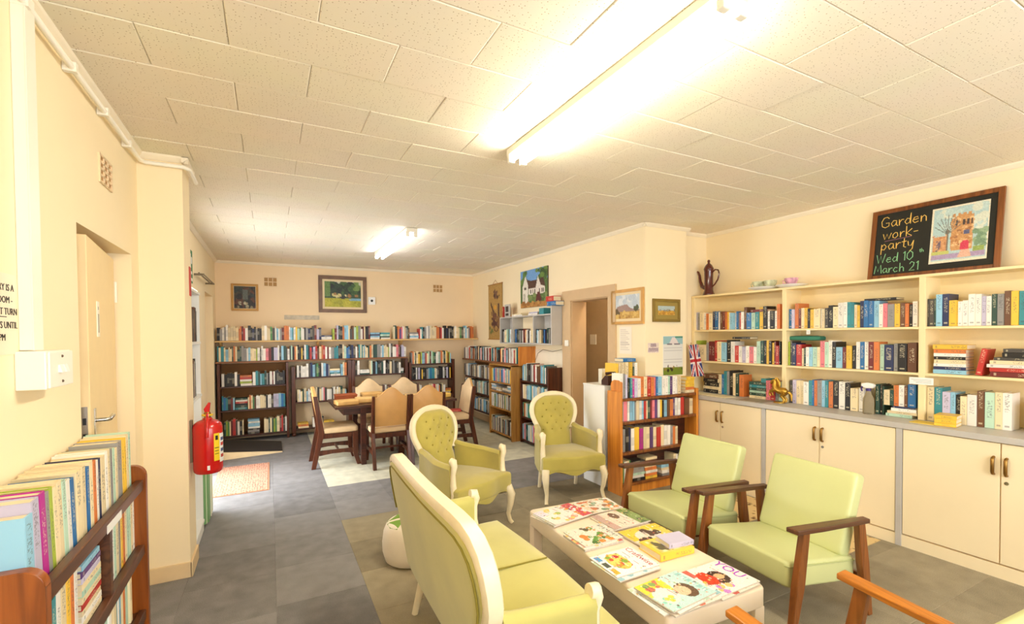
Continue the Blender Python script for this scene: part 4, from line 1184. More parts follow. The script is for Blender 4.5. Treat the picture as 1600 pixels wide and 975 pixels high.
c.rect(0, .5, 1, 1, (196, 150, 60)).blobs(0, .4, 1, .55, 12, .06, [(150, 150, 140), (120, 116, 90)]).blobs(0, .6, 1, 1, 24, .06, [(210, 164, 70), (176, 126, 50)]).speck(0, 0, 1, 1, 6)
framed('framed_painting', 'small olive framed field painting on the column above the calendar', .395, .245, .03, mat('frame_olive', (132, 108, 44), .4, vary=.1), .045, mat('mount_olive', (156, 134, 66), .8, vary=0), c, (3.776, YCOL, 1.822), 0)
cal = thing('calendar', 'hanging wall calendar with cattle at the bottom, on the column', 'calendar', (3.88, YCOL, 1.335))
c = Canvas(40, 58, (222, 222, 218), 5)
c.rect(0, 0, 1, .2, (150, 190, 196)).poly([(.3, .2), (.45, .04), (.6, .03), (.8, .2)], (224, 214, 212)).rect(.6, 0, 1, .06, (70, 140, 120))
for j in range(6):
    c.rect(.05, .30 + j * .07, .95, .315 + j * .07, (190, 190, 190))
c.rect(.2, .19, .45, .22, (120, 110, 120)).rect(.55, .19, .85, .22, (120, 110, 120)).rect(0, .8, 1, 1, (112, 132, 40)).blobs(.05, .76, .95, .88, 14, .05, [(50, 34, 26), (96, 74, 44), (140, 120, 60)]).rect(.28, .72, .5, .8, (226, 222, 214))
c.mesh('page', PRINT, cal, .29, .42, (0, -.005, 0), (R(90), 0, 0))
MB().box(-.147, .147, -.0042, -.001, -.212, .212).build('backing', WHITE, cal)
nt1 = thing('pinned_notice', 'white typed sheet pinned under the landscape painting', 'notice', (XD, 3.97, 1.505), R(-90))
c = Canvas(20, 60, (242, 232, 214), 6)
for j in range(12): c.rect(.12, .12 + j * .065, .6 + .25 * ((j * 7) % 3 - 1) * .5 + .1, .14 + j * .065, (190, 180, 172))
c.mesh('sheet', PRINT, nt1, .20, .30, (0, -.003, 0), (R(90), 0, 0))
nt2 = thing('pinned_notice', 'small lilac-grey notice with smudged lettering on the column', 'notice', (3.595, YCOL, 1.425))
c = Canvas(32, 24, (226, 210, 200), 7)
c.rect(.25, .1, .75, .42, (170, 150, 156)).rect(.05, .52, .95, .88, (176, 158, 164)).speck(0, 0, 1, 1, 14)
c.mesh('card', PRINT, nt2, .155, .105, (0, -.003, 0), (R(90), 0, 0))

# hanging scroll and banner on the door wall
sc2 = thing('hanging_scroll', 'tall narrow ochre wall hanging with dark figures near the corner', 'wall hanging', (XD, 7.28, 1.975), R(-90))
c = Canvas(34, 70, (176, 140, 76), 8)
c.blobs(.35, .12, .8, .26, 16, .07, [(70, 40, 36), (110, 74, 60)]).line(.18, .34, .5, .6, .03, (76, 40, 36)).rect(.68, .36, .78, .62, (84, 52, 48)).blobs(.25, .52, .8, .8, 40, .08, [(76, 36, 40), (104, 56, 50), (130, 96, 60)]).ell(.5, .42, .08, .04, (214, 156, 50)).blobs(.1, .78, .4, .9, 8, .05, [(110, 116, 60)]).ell(.56, .8, .17, .06, (92, 60, 44)).ell(.56, .8, .12, .04, (170, 134, 76)).speck(0, 0, 1, 1, 7)
c.mesh('cloth', PRINT, sc2, .55, .95, (0, -.014, 0), (R(90), 0, 0))
MB().box(-.275, .275, -.0135, -.006, -.475, .475).build('backing', mat('hessian', (158, 122, 66), .9, vary=.1, scale=80), sc2)
MB().tube([(-.285, -.014, .475), (.285, -.014, .475)], .009, 8).build('rod', OAK, sc2, smooth=50)
MB().tube([(-.285, -.014, -.475), (.285, -.014, -.475)], .009, 8).build('rod', OAK, sc2, smooth=50)
MB().tube([(-.1, -.012, .48), (0, -.006, .55), (.1, -.012, .48)], .003, 6).build('cord', OAK, sc2)
bn = thing('house_banner', 'unframed painting of a white gabled house hung above the grey unit', 'painting', (XD, 5.95, 2.262), R(-90))
c = Canvas(60, 60, (74, 104, 56), 9)
c.rect(0, 0, 1, .3, (110, 160, 214)).blobs(0, .0, .22, .5, 14, .09, [(70, 104, 50), (96, 130, 60)]).blobs(.62, .0, 1, .35, 18, .09, [(70, 104, 50), (104, 136, 62), (54, 84, 44)])
c.poly([(.25, .25), (.4, .3), (.62, .3), (.85, .26), (.92, .5), (.3, .5)], (84, 58, 48)).poly([(.08, .9), (.08, .45), (.2, .14), (.3, .4), (.3, .9)], (226, 220, 208)).poly([(.58, .5), (.66, .2), (.76, .45), (.9, .5), (.9, .66), (.32, .66), (.32, .5)], (222, 214, 202))
for x in (.38, .46, .54, .7, .78, .84): c.rect(x, .53, x + .03, .64, (70, 60, 56))
c.rect(.15, .45, .24, .52, (110, 96, 84)).rect(.12, .62, .2, .86, (190, 186, 170)).blobs(.3, .66, .95, .84, 26, .05, [(90, 116, 64), (120, 140, 84)]).poly([(.56, .86), (.64, .62), (.72, .62), (.8, .84)], (96, 40, 44)).rect(0, .86, 1, 1, (172, 122, 62)).blobs(0, .86, 1, 1, 20, .05, [(186, 138, 74), (150, 100, 50)]).speck(0, 0, 1, 1, 7)
c.mesh('canvas', PRINT, bn, .79, .56, (0, -.02, 0), (R(90), 0, 0))
MB().box(-.395, .395, -.0195, -.002, -.28, .28).build('stretcher', mat('canvas_edge', (90, 80, 60), .8), bn)
pg = MB().box(XD - .05, XD - .022, 5.03, 5.10, 1.42, 1.50).build('doorframe_fitting', PLASTIC, bevel=.008)
tag(pg, 'small cream handset-like fitting on the doorway frame', 'fitting')

# ------------------------------------------------------------------ blackboard leaning on the shelving top
bb = thing('blackboard', 'framed blackboard lettered Garden work-party, leaning on the shelving top', 'blackboard', (4.475, 1.69, 2.004), R(-90))
bb.rotation_euler = (R(-9), 0, R(-90))
W, Hh, fw = .80, .585, .034
m = MB()
for s in (-1, 1):
    m.box(s * W / 2 - (fw if s > 0 else 0), s * W / 2 + (0 if s > 0 else fw), -.022, 0, 0, Hh)
    z0 = 0 if s < 0 else Hh - fw
    m.box(-W / 2 + fw, W / 2 - fw, -.022, 0, z0, z0 + fw)
m.build('frame', TEAK, bb, bevel=.003)
MB().box(-W / 2 + fw, W / 2 - fw, -.012, -.002, fw, Hh - fw).build('slate', mat('slate', (34, 34, 26), .8, vary=.15, scale=6), bb)
GL = {'G': [[(.62, .82), (.45, 1), (.2, .95), (.03, .6), (.1, .15), (.35, 0), (.62, .12), (.64, .42), (.38, .42)]],
      'a': [[(.42, .5), (.2, .56), (.03, .3), (.15, .02), (.35, .12), (.44, .5), (.45, .1), (.55, 0)]], 'r': [[(.06, .55), (.08, 0), (.1, .3), (.25, .52), (.4, .5)]],
      'd': [[(.42, .45), (.2, .54), (.03, .25), (.18, 0), (.4, .15), (.46, 1), (.46, 0)]], 'e': [[(.05, .28), (.45, .34), (.38, .54), (.15, .5), (.04, .2), (.2, 0), (.46, .1)]],
      'n': [[(.06, .55), (.07, 0), (.1, .38), (.28, .55), (.42, .4), (.44, 0)]], 'w': [[(.02, .55), (.16, 0), (.34, .5), (.5, 0), (.68, .56)]],
      'o': [[(.24, .55), (.05, .35), (.08, .08), (.26, 0), (.45, .2), (.4, .48), (.24, .55)]], 'k': [[(.06, 1), (.08, 0)], [(.5, .68), (.1, .3), (.5, 0)]],
      '-': [[(.05, .35), (.38, .37)]], 'p': [[(.08, .55), (.06, -.4), (.08, .35), (.28, .56), (.46, .3), (.3, .02), (.08, .1)]], 't': [[(.2, .85), (.18, .1), (.36, 0)], [(.02, .55), (.38, .58)]],
      'y': [[(.04, .55), (.1, .15), (.3, .1), (.46, .55), (.4, -.2), (.2, -.42)]], 'W': [[(0, .95), (.2, 0), (.4, .8), (.58, 0), (.8, 1)]], '1': [[(.05, .8), (.2, 1), (.2, 0)]],
      '0': [[(.3, 1), (.06, .7), (.06, .25), (.3, 0), (.55, .3), (.54, .75), (.3, 1)]], 'h': [[(.06, 1), (.07, 0), (.1, .4), (.28, .55), (.42, .38), (.44, 0)]],
      'M': [[(0, 0), (.12, .95), (.36, .25), (.62, 1), (.72, 0)]], 'c': [[(.42, .46), (.2, .55), (.04, .25), (.2, 0), (.44, .1)]], '2': [[(.04, .75), (.2, 1), (.45, .85), (.4, .5), (.03, 0), (.52, .02)]], ' ': []}
GWD = {'G': .78, 'w': .76, 'W': .9, 'M': .82, ' ': .35, '-': .45, '1': .34, '0': .66, '2': .62, 'r': .46, 't': .44}
def chalk(name, s, x, z, size, m):
    mb = MB()
    for ch in s:
        for st in GL[ch]:
            mb.tube([(x + a * size, -.0135, z + b * size) for a, b in st], .0031 if size > .05 else .0022, 6, up=(0, 1, 0), flat=.4)
        x += GWD.get(ch, .58) * size
    return mb.build(name, m, bb)
CY_ = mat('chalk_yellow', (232, 190, 96), .9, vary=.1, scale=80)
CG_ = mat('chalk_green', (136, 190, 140), .9, vary=.1, scale=80)
CP_ = mat('chalk_pink', (186, 120, 150), .9, vary=.1, scale=80)
chalk('chalk_lettering', 'Garden', -.335, .435, .088, CY_)
chalk('chalk_lettering', 'work-', -.315, .335, .085, CY_)
chalk('chalk_lettering', 'party', -.325, .245, .088, CY_)
MB().tube([(-.30, -.0135, .318), (-.12, -.0135, .33)], .003, 6, flat=.4).build('chalk_underline', CP_, bb)
chalk('chalk_lettering', 'Wed 10', -.345, .138, .074, CG_)
chalk('chalk_lettering', 'th', -.062, .19, .030, CG_)
chalk('chalk_lettering', 'March 21', -.355, .052, .070, CG_)
c = Canvas(70, 84, (232, 222, 198), 12)
c.rect(.04, .03, .97, .95, (176, 204, 204)).blobs(.05, .05, .95, .5, 30, .07, [(190, 212, 208), (214, 220, 204)])
c.poly([(.38, .8), (.36, .25), (.5, .18), (.74, .2), (.75, .8)], (202, 150, 96)).blobs(.38, .25, .74, .78, 90, .025, [(188, 130, 80), (214, 170, 120), (160, 110, 74), (226, 190, 140)])
for x in (.38, .47, .56, .65): c.rect(x, .16, x + .05, .22, (196, 144, 90))
for x in (.44, .56, .63, .7): c.rect(x, .27, x + .035, .37, (70, 60, 60))
c.rect(.58, .46, .69, .54, (92, 96, 130)).poly([(.55, .8), (.55, .68), (.6, .64), (.66, .64), (.69, .68), (.69, .8)], (206, 60, 86)).rect(.06, .52, .3, .8, (206, 150, 104)).rect(.12, .6, .2, .78, (112, 96, 110)).blobs(.06, .5, .3, .8, 30, .02, [(190, 130, 86), (216, 170, 120)])
for a in np.linspace(-1.1, 1.1, 9):
    c.line(.31, .5, .31 + .26 * math.sin(a), .5 - .34 * math.cos(a), .006, (112, 112, 104))
c.line(.31, .85, .31, .42, .012, (120, 110, 96)).blobs(.78, .5, .95, .75, 20, .05, [(120, 150, 120), (150, 176, 140)]).rect(.04, .78, .36, .88, (190, 196, 110)).rect(.05, .85, .96, .93, (170, 150, 184)).poly([(.5, .93), (.56, .8), (.7, .8), (.74, .93)], (222, 176, 152)).rect(.76, .76, .95, .84, (150, 170, 90)).speck(0, 0, 1, 1, 7)
c.mesh('drawing', PRINT, bb, .325, .43, (.165, -.0135, .298), (R(90), 0, 0))

# ------------------------------------------------------------------ things on top of the shelving and on the worktop
POTM = mat('pot_enamel', (84, 26, 22), .15, vary=.05, coat=.6)
pot = thing('coffee_pot', 'tall dark red enamel coffee pot with long spout on the shelving top', 'coffee pot', (4.43, 3.655, 2.0025))
MB().lathe([(.001, 0), (.062, 0), (.066, .008), (.058, .03), (.048, .06), (.046, .18), (.048, .27), (.052, .285), (.05, .292), (.001, .292)], n=24).build('body', POTM, pot, smooth=50)
MB().lathe([(.052, .29), (.055, .297), (.05, .315), (.034, .345), (.016, .362), (.012, .372), (.016, .385), (.013, .40), (.001, .408)], n=24).build('lid', POTM, pot, smooth=50)
MB().tube([(0, .045, .09), (0, .09, .11), (0, .115, .17), (0, .125, .24), (0, .145, .28), (0, .165, .29)], [.026, .022, .017, .014, .013, .012], 10).build('spout', POTM, pot, smooth=60)
MB().tube([(0, -.045, .255), (0, -.085, .285), (0, -.125, .275), (0, -.14, .23), (0, -.12, .17), (0, -.08, .12), (0, -.046, .095)], .008, 8).build('handle', POTM, pot, smooth=60)
def teaset(label, y, col, cups, r):
    t = thing('tea_set', label, 'cup and saucer', (4.385, y, 2.0025))
    t.scale = (1.15, 1.15, 1.25)
    MB().lathe([(.001, 0), (r * .6, 0), (r, .016), (r * 1.02, .02), (r * .62, .008), (.001, .008)], n=24).build('saucer', WHITE, t, smooth=50)
    cm = mat('glaze_' + col[0], col[1], .2, vary=.45, scale=24, coat=.3)
    for i, dy in enumerate(cups):
        q = MB().lathe([(.001, .009), (.025, .009), (.03, .016), (.048, .05), (.052, .07), (.049, .07), (.044, .05), (.026, .02), (.001, .018)], (0, dy, 0), 20).build('cup', cm, t, smooth=50)
        MB().tube([(0, dy + .045, .06), (0, dy + .072, .056), (0, dy + .066, .035), (0, dy + .04, .03)], .005, 6).build('handle', cm, q, smooth=60)
teaset('pair of green and white patterned cups on a saucer on the shelving top', 2.955, ('green', (196, 200, 168)), (-.055, .055), .125)
teaset('pink and white flowered cup on a saucer on the shelving top', 2.685, ('pink', (214, 160, 180)), (0,), .115)

hs = thing('horse_figurine', 'gold rearing horse figurine on the worktop', 'figurine', (4.28, 2.73, .9105), R(0))
MB().lathe([(.001, 0), (.05, 0), (.05, .01), (.03, .014), (.001, .014)], n=16).build('base', GOLD, hs, smooth=40)
hm = MB()
hm.tube([(0, -.075, .105), (0, -.05, .112), (0, 0, .115), (0, .03, .135), (0, .045, .165), (0, .04, .195), (0, .048, .215)], [.022, .036, .034, .036, .027, .02, .017], 10)
hm.tube([(0, .038, .208), (0, .06, .205), (0, .085, .178)], [.02, .018, .010], 8)
hm.tube([(-.012, .03, .22), (-.012, .028, .24)], [.008, .003], 6).tube([(.012, .03, .22), (.012, .028, .24)], [.008, .003], 6)
for sx in (-1, 1):
    hm.tube([(sx * .018, -.055, .10), (sx * .02, -.03, .065), (sx * .02, -.06, .035), (sx * .02, -.05, .012)], [.022, .014, .010, .011], 8)
    hm.tube([(sx * .018, .03, .12), (sx * .022, .075, .12 + .012 * sx), (sx * .022, .085, .085), (sx * .022, .075, .06)], [.018, .012, .009, .010], 8)
hm.tube([(0, -.09, .11), (0, -.115, .085), (0, -.115, .03)], [.012, .012, .005], 8)
hm.tube([(0, .02, .225), (0, .0, .19), (0, .0, .15)], [.012, .014, .008], 8)
hm.build('body', GOLD, hs, smooth=70)
bt = MB().prism([(-.13, .0), (.13, 0), (.13, .004), (-.13, .004)], 0, .30, 'x').build('tray', mat('tray_grey', (150, 140, 120), .4, vary=.05), loc=(4.105, 2.93, .9105), rot=(0, 0, R(4)))
tag(bt, 'flat grey tray on the worktop edge beside the gold horse', 'tray')
pp = MB().box(0, .16, -.23, .23, 0, .006).build('papers', mat('paper_cream', (226, 214, 176), .8, vary=.1, scale=30), loc=(4.11, 3.42, .9105))
tag(pp, 'loose papers lying on the worktop below the flag', 'paper')
fl = MB().box(0, .11, -.07, .07, 0, .006).build('folder', mat('folder_yellow', (226, 196, 76), .6, vary=.05), loc=(4.16, 1.60, .9105))
tag(fl, 'thin yellow folder lying beside the yellow books', 'folder')
gc_ = MB().pillow([(-.04, -.14), (.07, -.13), (.08, 0), (.07, .13), (-.04, .14), (-.06, 0)], 0, .04, .012, .004).build('folded_cloth', mat('teal_cloth', (52, 124, 100), .8, vary=.1), smooth=60, loc=(4.42, 2.56, 1.502))
tag(gc_, 'folded teal cloth lying on top of the middle row of books', 'cloth')
sp = thing('spray_bottle', 'clear spray bottle with white and purple trigger head on the worktop', 'spray bottle', (4.30, 2.0, .9105))
SPB = mat('clear_plastic', (240, 228, 200), .08, vary=0)
SPB.node_tree.nodes['Principled BSDF'].inputs['Transmission Weight'].default_value = .85
SPB.node_tree.nodes['Principled BSDF'].inputs['IOR'].default_value = 1.15
MB().lathe([(.001, 0), (.034, 0), (.038, .008), (.038, .10), (.036, .125), (.022, .16), (.015, .185), (.014, .20), (.001, .20)], n=20).build('bottle', SPB, sp, smooth=50)
MB().lathe([(.0175, .188), (.018, .208), (.001, .208)], n=16).build('collar', mat('purple_plastic', (70, 50, 120), .3, vary=0), sp, smooth=50)
MB().prism([(-.035, .212), (.02, .208), (.05, .228), (.045, .245), (.01, .255), (-.03, .25), (-.05, .235)], -.014, .014, 'x').build('head', WHITE, sp, bevel=.005)
MB().tube([(0, .04, .23), (0, .052, .20), (0, .045, .18)], [.007, .006, .005], 6).build('trigger', mat('purple_plastic', (0, 0, 0)), sp, smooth=50)
# flag hanging in the corner
fg = thing('flag', 'small union flag drooping from a stick beside the shelving', 'flag', (4.19, 3.68, .9105))
MB().tube([(0, 0, 0), (.02, .03, .56)], .004, 8).build('stick', OAK, fg)
c = Canvas(44, 30, (30, 46, 110), 20)
c.line(0, 0, 1, 1, .09, (236, 232, 228)).line(0, 1, 1, 0, .09, (236, 232, 228)).line(0, 0, 1, 1, .04, (186, 36, 44)).line(0, 1, 1, 0, .04, (186, 36, 44)).rect(0, .36, 1, .64, (236, 232, 228)).rect(.4, 0, .6, 1, (236, 232, 228)).rect(0, .42, 1, .58, (186, 36, 44)).rect(.45, 0, .55, 1, (186, 36, 44))
fo = c.mesh('cloth', PRINT, fg, .36, .17, (.035, -.02, .36), (R(90), R(82), R(-42)))
for v in fo.data.vertices:
    v.co.z += .018 * math.sin(v.co.y * 55)
    v.co.y *= .62 + .5 * (v.co.x + .15)
fo.modifiers.new('thick', 'SOLIDIFY').thickness = .0015

# things at the end of the pine bookcase top, second row behind
TOPG = 'things on top of the pine bookcase'
for i, (k, th, x, h) in enumerate((('y', .03, 3.195, .29), ('c', .03, 3.23, .29), ('c', .045, 3.272, .30), ('c', .05, 3.325, .30), ('y', .05, 3.378, .30), ('e', .022, 3.416, .25), ('w', .04, 3.452, .29))):
    book('tall %s book, back row above the pine bookcase, %s from its end' % (CNAME[k], nth(i + 1)), BC, (x, 3.77, 1.0465), (th * .9, .18, h - .07), k, (0, 0, 0))
book('bright blue book lying on the tall cream books in the back row', BC, (3.285, 3.78, 1.297), (.035, .14, .17), 'b', (0, R(90), 0))
ph = thing('telephone', 'dark brown telephone standing on the white cupboard', 'telephone', (3.115, 3.81, 1.0455))
MB().prism([(-.05, 0), (.06, 0), (.06, .05), (.0, .10), (-.05, .10)], -.05, .05, 'x').build('base', mat('phone_brown', (62, 34, 28), .3, vary=.05), ph, bevel=.006)
MB().tube([(-.055, -.03, .12), (0, -.035, .128), (.055, -.03, .12)], [.018, .013, .018], 8).build('handset', mat('phone_brown', (0, 0, 0)), ph, smooth=60)
wb = MB().box(-.06, .06, -.03, .03, 0, .06).build('card_box', mat('card_pale', (226, 222, 208), .7, vary=.03), loc=(3.20, 3.98, 1.0455 + .14))
wb.location.z = 1.0456
wb.scale = (1, 1, 2.6)
tag(wb, 'pale upright card box behind the telephone', 'box')
lying('at the far end of the pine bookcase top', BC, 3.965, 3.51, .943, 0, [(.13, .03, .12, 'c', 0), (.125, .03, .12, 'o', 0), (.13, .035, .12, 'y', 0), (.125, .035, .12, 'y', 0), (.12, .035, .12, 'y', .01)])
# ------------------------------------------------------------------ green button-back armchairs
def smooth01(t): t = max(0, min(1, t)); return t * t * (3 - 2 * t)
def back_hw(z):
    """half width of the balloon back at height z"""
    if z < .56: return .185
    if z < .76: return .185 + .06 * smooth01((z - .56) / .2)
    return .245 * max(0.0, 1 - ((z - .76) / .185) ** 2.6) ** .5
BZ0, BZ1 = .40, .944
def back_y(z): return .215 + (z - .42) * .22
def make_armchair():
    t = thing('green_armchair', '', 'armchair', (0, 0, 0), 0, 'green button-back armchairs')
    # seat with a bowed front
    fr_ = []
    for i in range(17):
        u = -1 + i / 8
        fr_.append((u * .315, -.29 - .035 * math.cos(u * PI / 2) - .008 * math.cos(u * PI * 2)))
    seat_out = fr_ + [(.31, -.1), (.27, .12), (.23, .24), (.1, .27), (-.1, .27), (-.23, .24), (-.27, .12), (-.31, -.1)]
    MB().pillow(seat_out, .285, .425, .028, .03).build('seat', VELVET, t, smooth=60)
    ap = MB()
    top = [(x * .99, y * .985) for x, y in seat_out]
    low = []
    for i, (x, y) in enumerate(top):
        low.append((x, y, .268 - (.02 * math.cos(x * 18) if y < -.2 else 0)))
    ap.loft([[(x, y, .33) for x, y in top], low])
    ap.build('apron', VELVET, t, smooth=60)
    # tufted oval back
    nu, nz = 25, 30
    front, back = [], []
    btn = []
    for r, z in enumerate((.59, .655, .72, .785, .85)):
        n = 4 if r % 2 == 0 else 3
        for k in range(n):
            btn.append(((k - (n - 1) / 2) * (.098 if z < .85 else .085), z))
    vs, fs = [], []
    for side in (0, 1):
        for j in range(nz + 1):
            z = BZ0 + (BZ1 - .018 - BZ0) * j / nz
            hw = max(.02, back_hw(z) - .025)
            for i in range(nu):
                u = -1 + 2 * i / (nu - 1)
                x = u * hw
                y = back_y(z)
                if side == 0:
                    d = .055 * (1 - abs(u) ** 4) * (1 - max(0, (z - .86) / .09) ** 2)
                    for bx, bz in btn:
                        d -= .022 * math.exp(-((x - bx) ** 2 + (z - bz) ** 2) / .0007)
                    y -= .02 + d
                else: y += .035
                vs.append((x, y, z))
    W_ = nu
    o = (nz + 1) * nu
    for j in range(nz):
        for i in range(nu - 1):
            a = j * W_ + i
            fs.append((a, a + 1, a + W_ + 1, a + W_)); fs.append((o + a, o + a + W_, o + a + W_ + 1, o + a + 1))
        fs.append((j * W_, (j + 1) * W_, o + (j + 1) * W_, o + j * W_))
        e = j * W_ + nu - 1
        fs.append((e, o + e, o + e + W_, e + W_))
    for i in range(nu - 1):
        a = nz * W_ + i
        fs.append((a, a + 1, o + a + 1, o + a)); fs.append((i, o + i, o + i + 1, i + 1))
    bk = MB()._add(vs, fs).build('backrest', VELVET, t, smooth=75)
    for bx, bz in btn:
        MB().ball((bx, back_y(bz) - .055, bz), .008, 6, (1, .6, 1)).build('button', VELVETD, bk, smooth=60)
    # cream frame round the back
    path = []
    zs = list(np.linspace(.585, .76, 6)) + [.76 + .185 * math.sin(a) for a in np.linspace(.15, PI / 2 - .02, 10)]
    L_ = [(-back_hw(z) + .004, back_y(z), z) for z in zs]
    Rr = [(-x, y, z) for x, y, z in L_[::-1]]
    MB().tube(L_ + Rr, .027, 10, up=(0, 1, 0), flat=1.0).build('back_frame', CREAMW, t, smooth=60)
    # padded arms, cream posts
    for s in (-1, 1):
        rings = []
        for q in np.linspace(0, 1, 9):
            y = .23 - .44 * q
            x = s * (.205 + .085 * smooth01(q * 1.4))
            zt = .60 - .02 * q + .03 * (1 - q) ** 2
            wd = .026
            pr_ = [(-wd, .30), (wd, .30), (wd, zt - .03), (wd * 1.25, zt - .012), (wd * .7, zt + .008), (0, zt + .014), (-wd * .7, zt + .008), (-wd * 1.25, zt - .012), (-wd, zt - .03)]
            rings.append([(x + a, y, z) for a, z in pr_])
        MB().loft(rings).build('arm', VELVET, t, smooth=50)
        xx = s * .292
        MB().tube([(xx, -.222, .30), (xx, -.236, .38), (xx, -.222, .45), (xx, -.222, .53), (xx, -.236, .59), (xx, -.226, .625), (xx, -.205, .628)],
                  [.024, .027, .024, .02, .024, .03, .026], 10, up=(1, 0, 0)).build('arm_post', CREAMW, t, smooth=60)
        xl = s * .285
        MB().tube([(xl, -.285, .31), (xl + s * .012, -.315, .24), (xl + s * .006, -.31, .16), (xl - s * .006, -.295, .08), (xl + s * .002, -.305, .025), (xl + s * .008, -.325, .0)],
                  [.036, .034, .025, .018, .017, .018], 10, up=(1, 0, 0)).build('leg', CREAMW, t, smooth=60)
        xb = s * .19
        MB().tube([(xb, .13, .30), (xb + s * .005, .14, .18), (xb + s * .01, .18, 0)], [.026, .022, .018], 8, up=(1, 0, 0)).build('leg', CREAMW, t, smooth=60)
    return t
ch1 = make_armchair()
ch1['label'] = 'olive green button-back armchair nearest the sofa and dining chairs'
ch1.location = (1.375, 3.60, 0); ch1.rotation_euler = (0, 0, R(24.5))
ch2 = copy_tree(ch1)
ch2['label'] = 'olive green button-back armchair before the doorway beside the pine bookcase'
ch2.location = (2.60, 3.885, 0); ch2.rotation_euler = (0, 0, R(-13))

# ------------------------------------------------------------------ green sofa seen from behind
so = thing('sofa', 'green two-seat sofa with cream rail, seen from behind', 'sofa', (.885, 1.995, 0), R(89.2))
def sofa_y(x, z): return .278 - .012 * (abs(x) / .64) ** 4 + (z - .9) * .16
HALF = [(0, .905), (.15, .907), (.3, .912), (.43, .917), (.52, .912), (.58, .893), (.622, .855), (.643, .80), (.648, .74), (.64, .68), (.62, .635), (.597, .605)]
RAILP = [(-x, z) for x, z in HALF[::-1]] + HALF[1:]
out_ = RAILP + [(.60, .45), (.59, .285), (.3, .28), (0, .28), (-.3, .28), (-.59, .285), (-.60, .45)]
m = MB().pillow([(x * .985, z - .008 if z > .6 else z) for x, z in out_], 0, .085, .022, .012)
m.v = [(x, sofa_y(x, z) + .055 - t, z) for x, z, t in m.v]
m.build('backrest', VELVETS, so, smooth=60)
rings = []
for i, (x, z) in enumerate(RAILP):
    p = Vector((x, sofa_y(x, z) + .012, z))
    (xa, za), (xb, zb) = RAILP[max(i - 1, 0)], RAILP[min(i + 1, len(RAILP) - 1)]
    d = Vector((xb - xa, 0, zb - za)).normalized()
    inw = Vector((0, -1, 0)); outv = Vector((-d.z, 0, d.x))
    a, b = .034, .022
    rings.append([p + inw * a * c_ + outv * b * s_ for c_, s_ in ((1, -.6), (1, .4), (.75, 1), (-.75, 1), (-1, .4), (-1, -.6), (-.5, -1), (.5, -1))])
MB().loft(rings).build('back_rail', CREAMW, so, smooth=50)
MB().tube([(x * .95, sofa_y(x * .95, .27 + (z - .27) * .945) + .0555, .27 + (z - .27) * .945) for x, z in RAILP[1:-1]], .0045, 6).build('piping', VELVETD, so, smooth=60)
fr_ = [(u * .60, -.335 - .03 * math.cos(u * PI / 2)) for u in np.linspace(-1, 1, 15)]
seat_out = fr_ + [(.60, -.1), (.585, .1), (.45, .2), (-.45, .2), (-.585, .1), (-.60, -.1)]
MB().pillow(seat_out, .27, .435, .03, .02).build('seat', VELVETS, so, smooth=60)
MB().tube([(-.02, -.33, .456), (-.02, .15, .462)], .004, 6).build('seat_seam', VELVETD, so, smooth=60)
for s in (-1, 1):
    rings = []
    for q in np.linspace(0, 1, 9):
        y = .20 - .38 * q
        x = s * (.60 - .012 * math.sin(q * PI))
        zt = .585 + .03 * (1 - q) ** 3
        wd = .03
        pr_ = [(-wd, .28), (wd, .28), (wd, zt - .04), (wd * 1.2, zt - .015), (wd * .7, zt + .012), (0, zt + .02), (-wd * .7, zt + .012), (-wd * 1.2, zt - .015), (-wd, zt - .04)]
        rings.append([(x + a, y, z) for a, z in pr_])
    MB().loft(rings).build('arm', VELVETS, so, smooth=50)
    xx = s * .60
    MB().tube([(xx, -.185, .28), (xx, -.20, .38), (xx, -.185, .46), (xx, -.19, .54), (xx, -.20, .585), (xx, -.19, .612), (xx, -.165, .615)],
              [.026, .028, .025, .02, .027, .033, .028], 10, up=(1, 0, 0)).build('arm_post', CREAMW, so, smooth=60)
    xl = s * .56
    MB().tube([(xl, -.30, .31), (xl + s * .012, -.33, .24), (xl + s * .006, -.325, .16), (xl - s * .006, -.31, .08), (xl + s * .004, -.325, 0)],
              [.036, .034, .025, .018, .018], 10, up=(1, 0, 0)).build('leg', CREAMW, so, smooth=60)
    MB().tube([(s * .54, .13, .30), (s * .55, .15, .18), (s * .565, .19, 0)], [.028, .024, .018], 8, up=(1, 0, 0)).build('leg', CREAMW, so, smooth=60)

